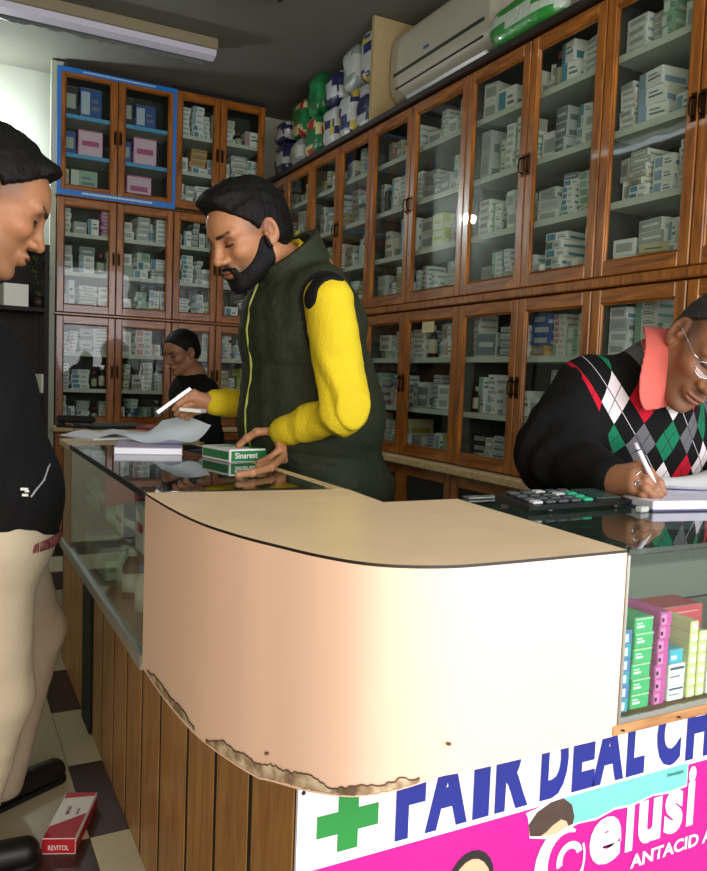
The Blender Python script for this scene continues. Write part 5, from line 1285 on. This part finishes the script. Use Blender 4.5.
net_obj('trousers', net(lambda P: smin(tro(P, ol, .095, .075, .055, 5), sd_ell(P, (1.47, 1.56, .56), (.17, .14, .10)), .05), (1.2, 1.1, .05), (1.8, 1.75, .7), .011), M_dtr, OM)
shoe((1.33, 1.20, 0), (1.34, 1.42, 0), OM); shoe((1.61, 1.20, 0), (1.62, 1.42, 0), OM)
# spectacles
W_ = lambda x, y, z: tuple(hc+R@np.array((x, y, z)))
gl = empty('spectacles', W_(.1, 0, 0), label='thin silver framed spectacles on the face of the older man', cat='glasses')
k = MB(); M_sil = mat('silver_wire', srgb(214, 214, 220), .2, metal=.9)
inv = Vector(gl.location)
def LW(*p): q = W_(*p); return (q[0]-inv.x, q[1]-inv.y, q[2]-inv.z)
for s in (-1, 1):
    k.tube([LW(.103-.012*abs(math.cos(a)*.6), s*(.034+.024*math.cos(a)), -.006+.016*math.sin(a)) for a in np.linspace(0, 2*PI, 25)], .0011, M_sil, 6, caps=False)
    k.tube([LW(.092, s*.058, .002), LW(.086, s*.074, .004), LW(.0, s*.083, .004), LW(-.016, s*.087, -.004)], .0011, M_sil, 6)
k.tube([LW(.104, -.011, .0), LW(.109, 0, .003), LW(.104, .011, .0)], .0011, M_sil, 6); k.build('wire_frame', gl)
k = MB(); mg_ = glass_mat('lens', (.93, .95, .97, 1), .08)
for s in (-1, 1): k.add([LW(.103-.012*abs(math.cos(a)*.6), s*(.034+.023*math.cos(a)), -.006+.015*math.sin(a)) for a in np.linspace(0, 2*PI, 24, endpoint=False)], [tuple(range(24))], mg_)
k.build('lens', gl)
# pen in the hand, rings
a, b = at(635, 443, 1.46), at(661.5, 498, 1.436); b = b+(b-a)*0
k = MB(); k.tube([tuple(a), tuple(a+(b-a)*.12), tuple(a+(b-a)*.14), tuple(a+(b-a)*.93), tuple(b)], [.0038, .0042, .0048, .0048, .0012], mat('pen_white', srgb(214, 214, 230), .25), 10)
k.tube([tuple(a+(b-a)*.125), tuple(a+(b-a)*.145)], .0051, M_black, 10)
tag(recenter(k.build('pen')), 'white and silver ballpoint pen in the older man\'s writing hand', 'pen')
def ringo(p, q, rad, lab, big=False):
    k = MB(); p, q = A(p), A(q); ax = (q-p)/np.linalg.norm(q-p); u_ = np.cross(ax, (0, 0, 1.)); u_ /= np.linalg.norm(u_); w_ = np.cross(ax, u_); c = p+(q-p)*.45
    k.tube([tuple(c+rad*(u_*math.cos(t)+w_*math.sin(t))) for t in np.linspace(0, 2*PI, 19)], .0013, M_sil, 6, caps=False)
    if big:
        n_ = -np.cross(ax, (1, 0, 0)); tp = c+np.array((-.55, -.62, .55))/np.linalg.norm((-.55, -.62, .55))*rad; obox(k, tp, (.004, .004, .002), u_, ax, w_, M_sil)
    tag(recenter(k.build('finger_ring')), lab, 'ring')
ringo(kO[1], fO[1][1], .0104, 'silver band on the middle finger of the writing hand'); ringo(kO[2], fO[2][1], .0100, 'silver ring with a stone setting on the ring finger', True)
# stool
st = empty('stool', (1.47, 1.58, 0), label='low dark stool carrying the older man behind the counter', cat='stool')
k = MB(); k.lathe([(.15, .40), (.16, .41), (.16, .44), (.15, .45)], M_dark, n=24); k.build('seat', st)
for sx in (-1, 1):
    for sy in (-1, 1): k = MB(); k.tube([(sx*.13, sy*.13, 0), (sx*.09, sy*.09, .40)], .012, M_black, 8); k.build('leg', st)

# ---------- dark clothed person far behind the counter
FP = empty('person', (1.25, 4.3, 0), label='dark clothed person with bent head in front of the back wall cabinets', cat='person')
hc = at(181, 352, 4.28); R = headR(PI+.35, .35, 0); sc = .95; nb = hc+np.array((.07, .02, -.13))
s1 = nb+[.03, -.17, -.07]; s2 = nb+[.03, .17, -.07]; e1 = s1+[.02, -.05, -.26]; e2 = s2+[.02, .05, -.26]; w1 = e1+[-.22, .06, -.02]; w2 = e2+[-.22, -.06, -.02]; hp = nb+[.10, 0, -.52]
fl = [(hp+[0, -.09, 0], hp+[-.06, -.09, -.30], A((hp[0]+.02, hp[1]-.09, .1))), (hp+[0, .09, 0], hp+[-.06, .09, -.30], A((hp[0]+.02, hp[1]+.09, .1)))]
core = torso_core([(nb, hp, .08, .11), (s1, s2, .05, .05), (s1, e1, .04, .035), (e1, w1, .035, .026), (s2, e2, .04, .035), (e2, w2, .035, .026)]+[(a, b, .07, .05) for a, b, c in fl]+[(b, c, .05, .035) for a, b, c in fl])
net_obj('body', join_nets([core, head_net(hc, R, nb, sc, h=.0045), simple_hand(w1, (-1, .1, 0), (0, 0, 1.), 1), simple_hand(w2, (-1, -.1, 0), (0, 0, 1.), -1)]), M_skin, FP, head_col(hc, R, sc, SK['c']))
net_obj('hair', hair_net(hc, R, sc, .014, .004, -.055, None, 31, h=.006), M_hair, FP)
def fj(P):
    d = smin(sd_cap(P, nb-[0, 0, .10], hp, .125, .13), sd_cap(P, s1, s2, .065), .05); d = smin(d, sd_cap(P, nb-[0, 0, .06], nb, .08, .068), .03)
    for a, b, c in ((s1, e1, w1), (s2, e2, w2)): d = smin(d, smin(sd_cap(P, a, b, .062, .055), sd_cap(P, b, c-(c-b)*.08, .055, .04), .02), .02)
    return smax(d+.004*wob(P, 20, 3), -sd_cap(P, nb, hc, .064), .005)
net_obj('jacket', net(fj, hp-[.30, .32, .14], nb+[.2, .32, .06], .011), M_jack, FP)
net_obj('trousers', net(lambda P: tro(P, fl, .09, .068, .052, 8), (hp[0]-.25, hp[1]-.25, .05), (hp[0]+.2, hp[1]+.25, hp[2]+.1), .013), M_dtr, FP)
for s in (-.09, .09): shoe((hp[0]-.13, hp[1]+s, 0), (hp[0]+.09, hp[1]+s, 0), FP)

# ------------------------------------------------------------------ daylight and view
w = bpy.data.worlds.new('daylight'); S.world = w; w.use_nodes = True
bg = w.node_tree.nodes['Background']; bg.inputs[0].default_value = (.86, .93, 1, 1); bg.inputs[1].default_value = .6
def area(name, loc, rot, sx, sy, power, col=(1, 1, 1)):
    l = bpy.data.lights.new(name, 'AREA'); l.shape = 'RECTANGLE'; l.size = sx; l.size_y = sy; l.energy = power; l.color = col
    o = bpy.data.objects.new(name, l); COL.objects.link(o); o.location = loc; o.rotation_euler = rot; return o
# open shop front behind the camera: daylight entering towards +y
area('shop_front_daylight', (1.45, -1.1, 1.45), (PI/2, 0, 0), 2.2, 2.2, 98, (.95, .94, 1))
area('added_warm_fill', (-1.0, -1.1, 1.45), (PI/2, 0, 0), 2.4, 2.2, 62, (1, .84, .62))  # warm fill added to turn the counter's left side golden
pl_ = bpy.data.lights.new('added_wall_bulb_light', 'POINT'); pl_.energy = 30; pl_.shadow_soft_size = .035; pl_.color = (.9, .97, 1); o = bpy.data.objects.new('added_wall_bulb_light', pl_); COL.objects.link(o); o.location = (.14, 5.36, 2.50)  # point light added beside the unseen bulb to brighten the back wall
V_ = S.view_settings; V_.view_transform = 'Standard'; V_.look = 'None'; V_.exposure = 0.0; V_.gamma = 1; V_.use_curve_mapping = False
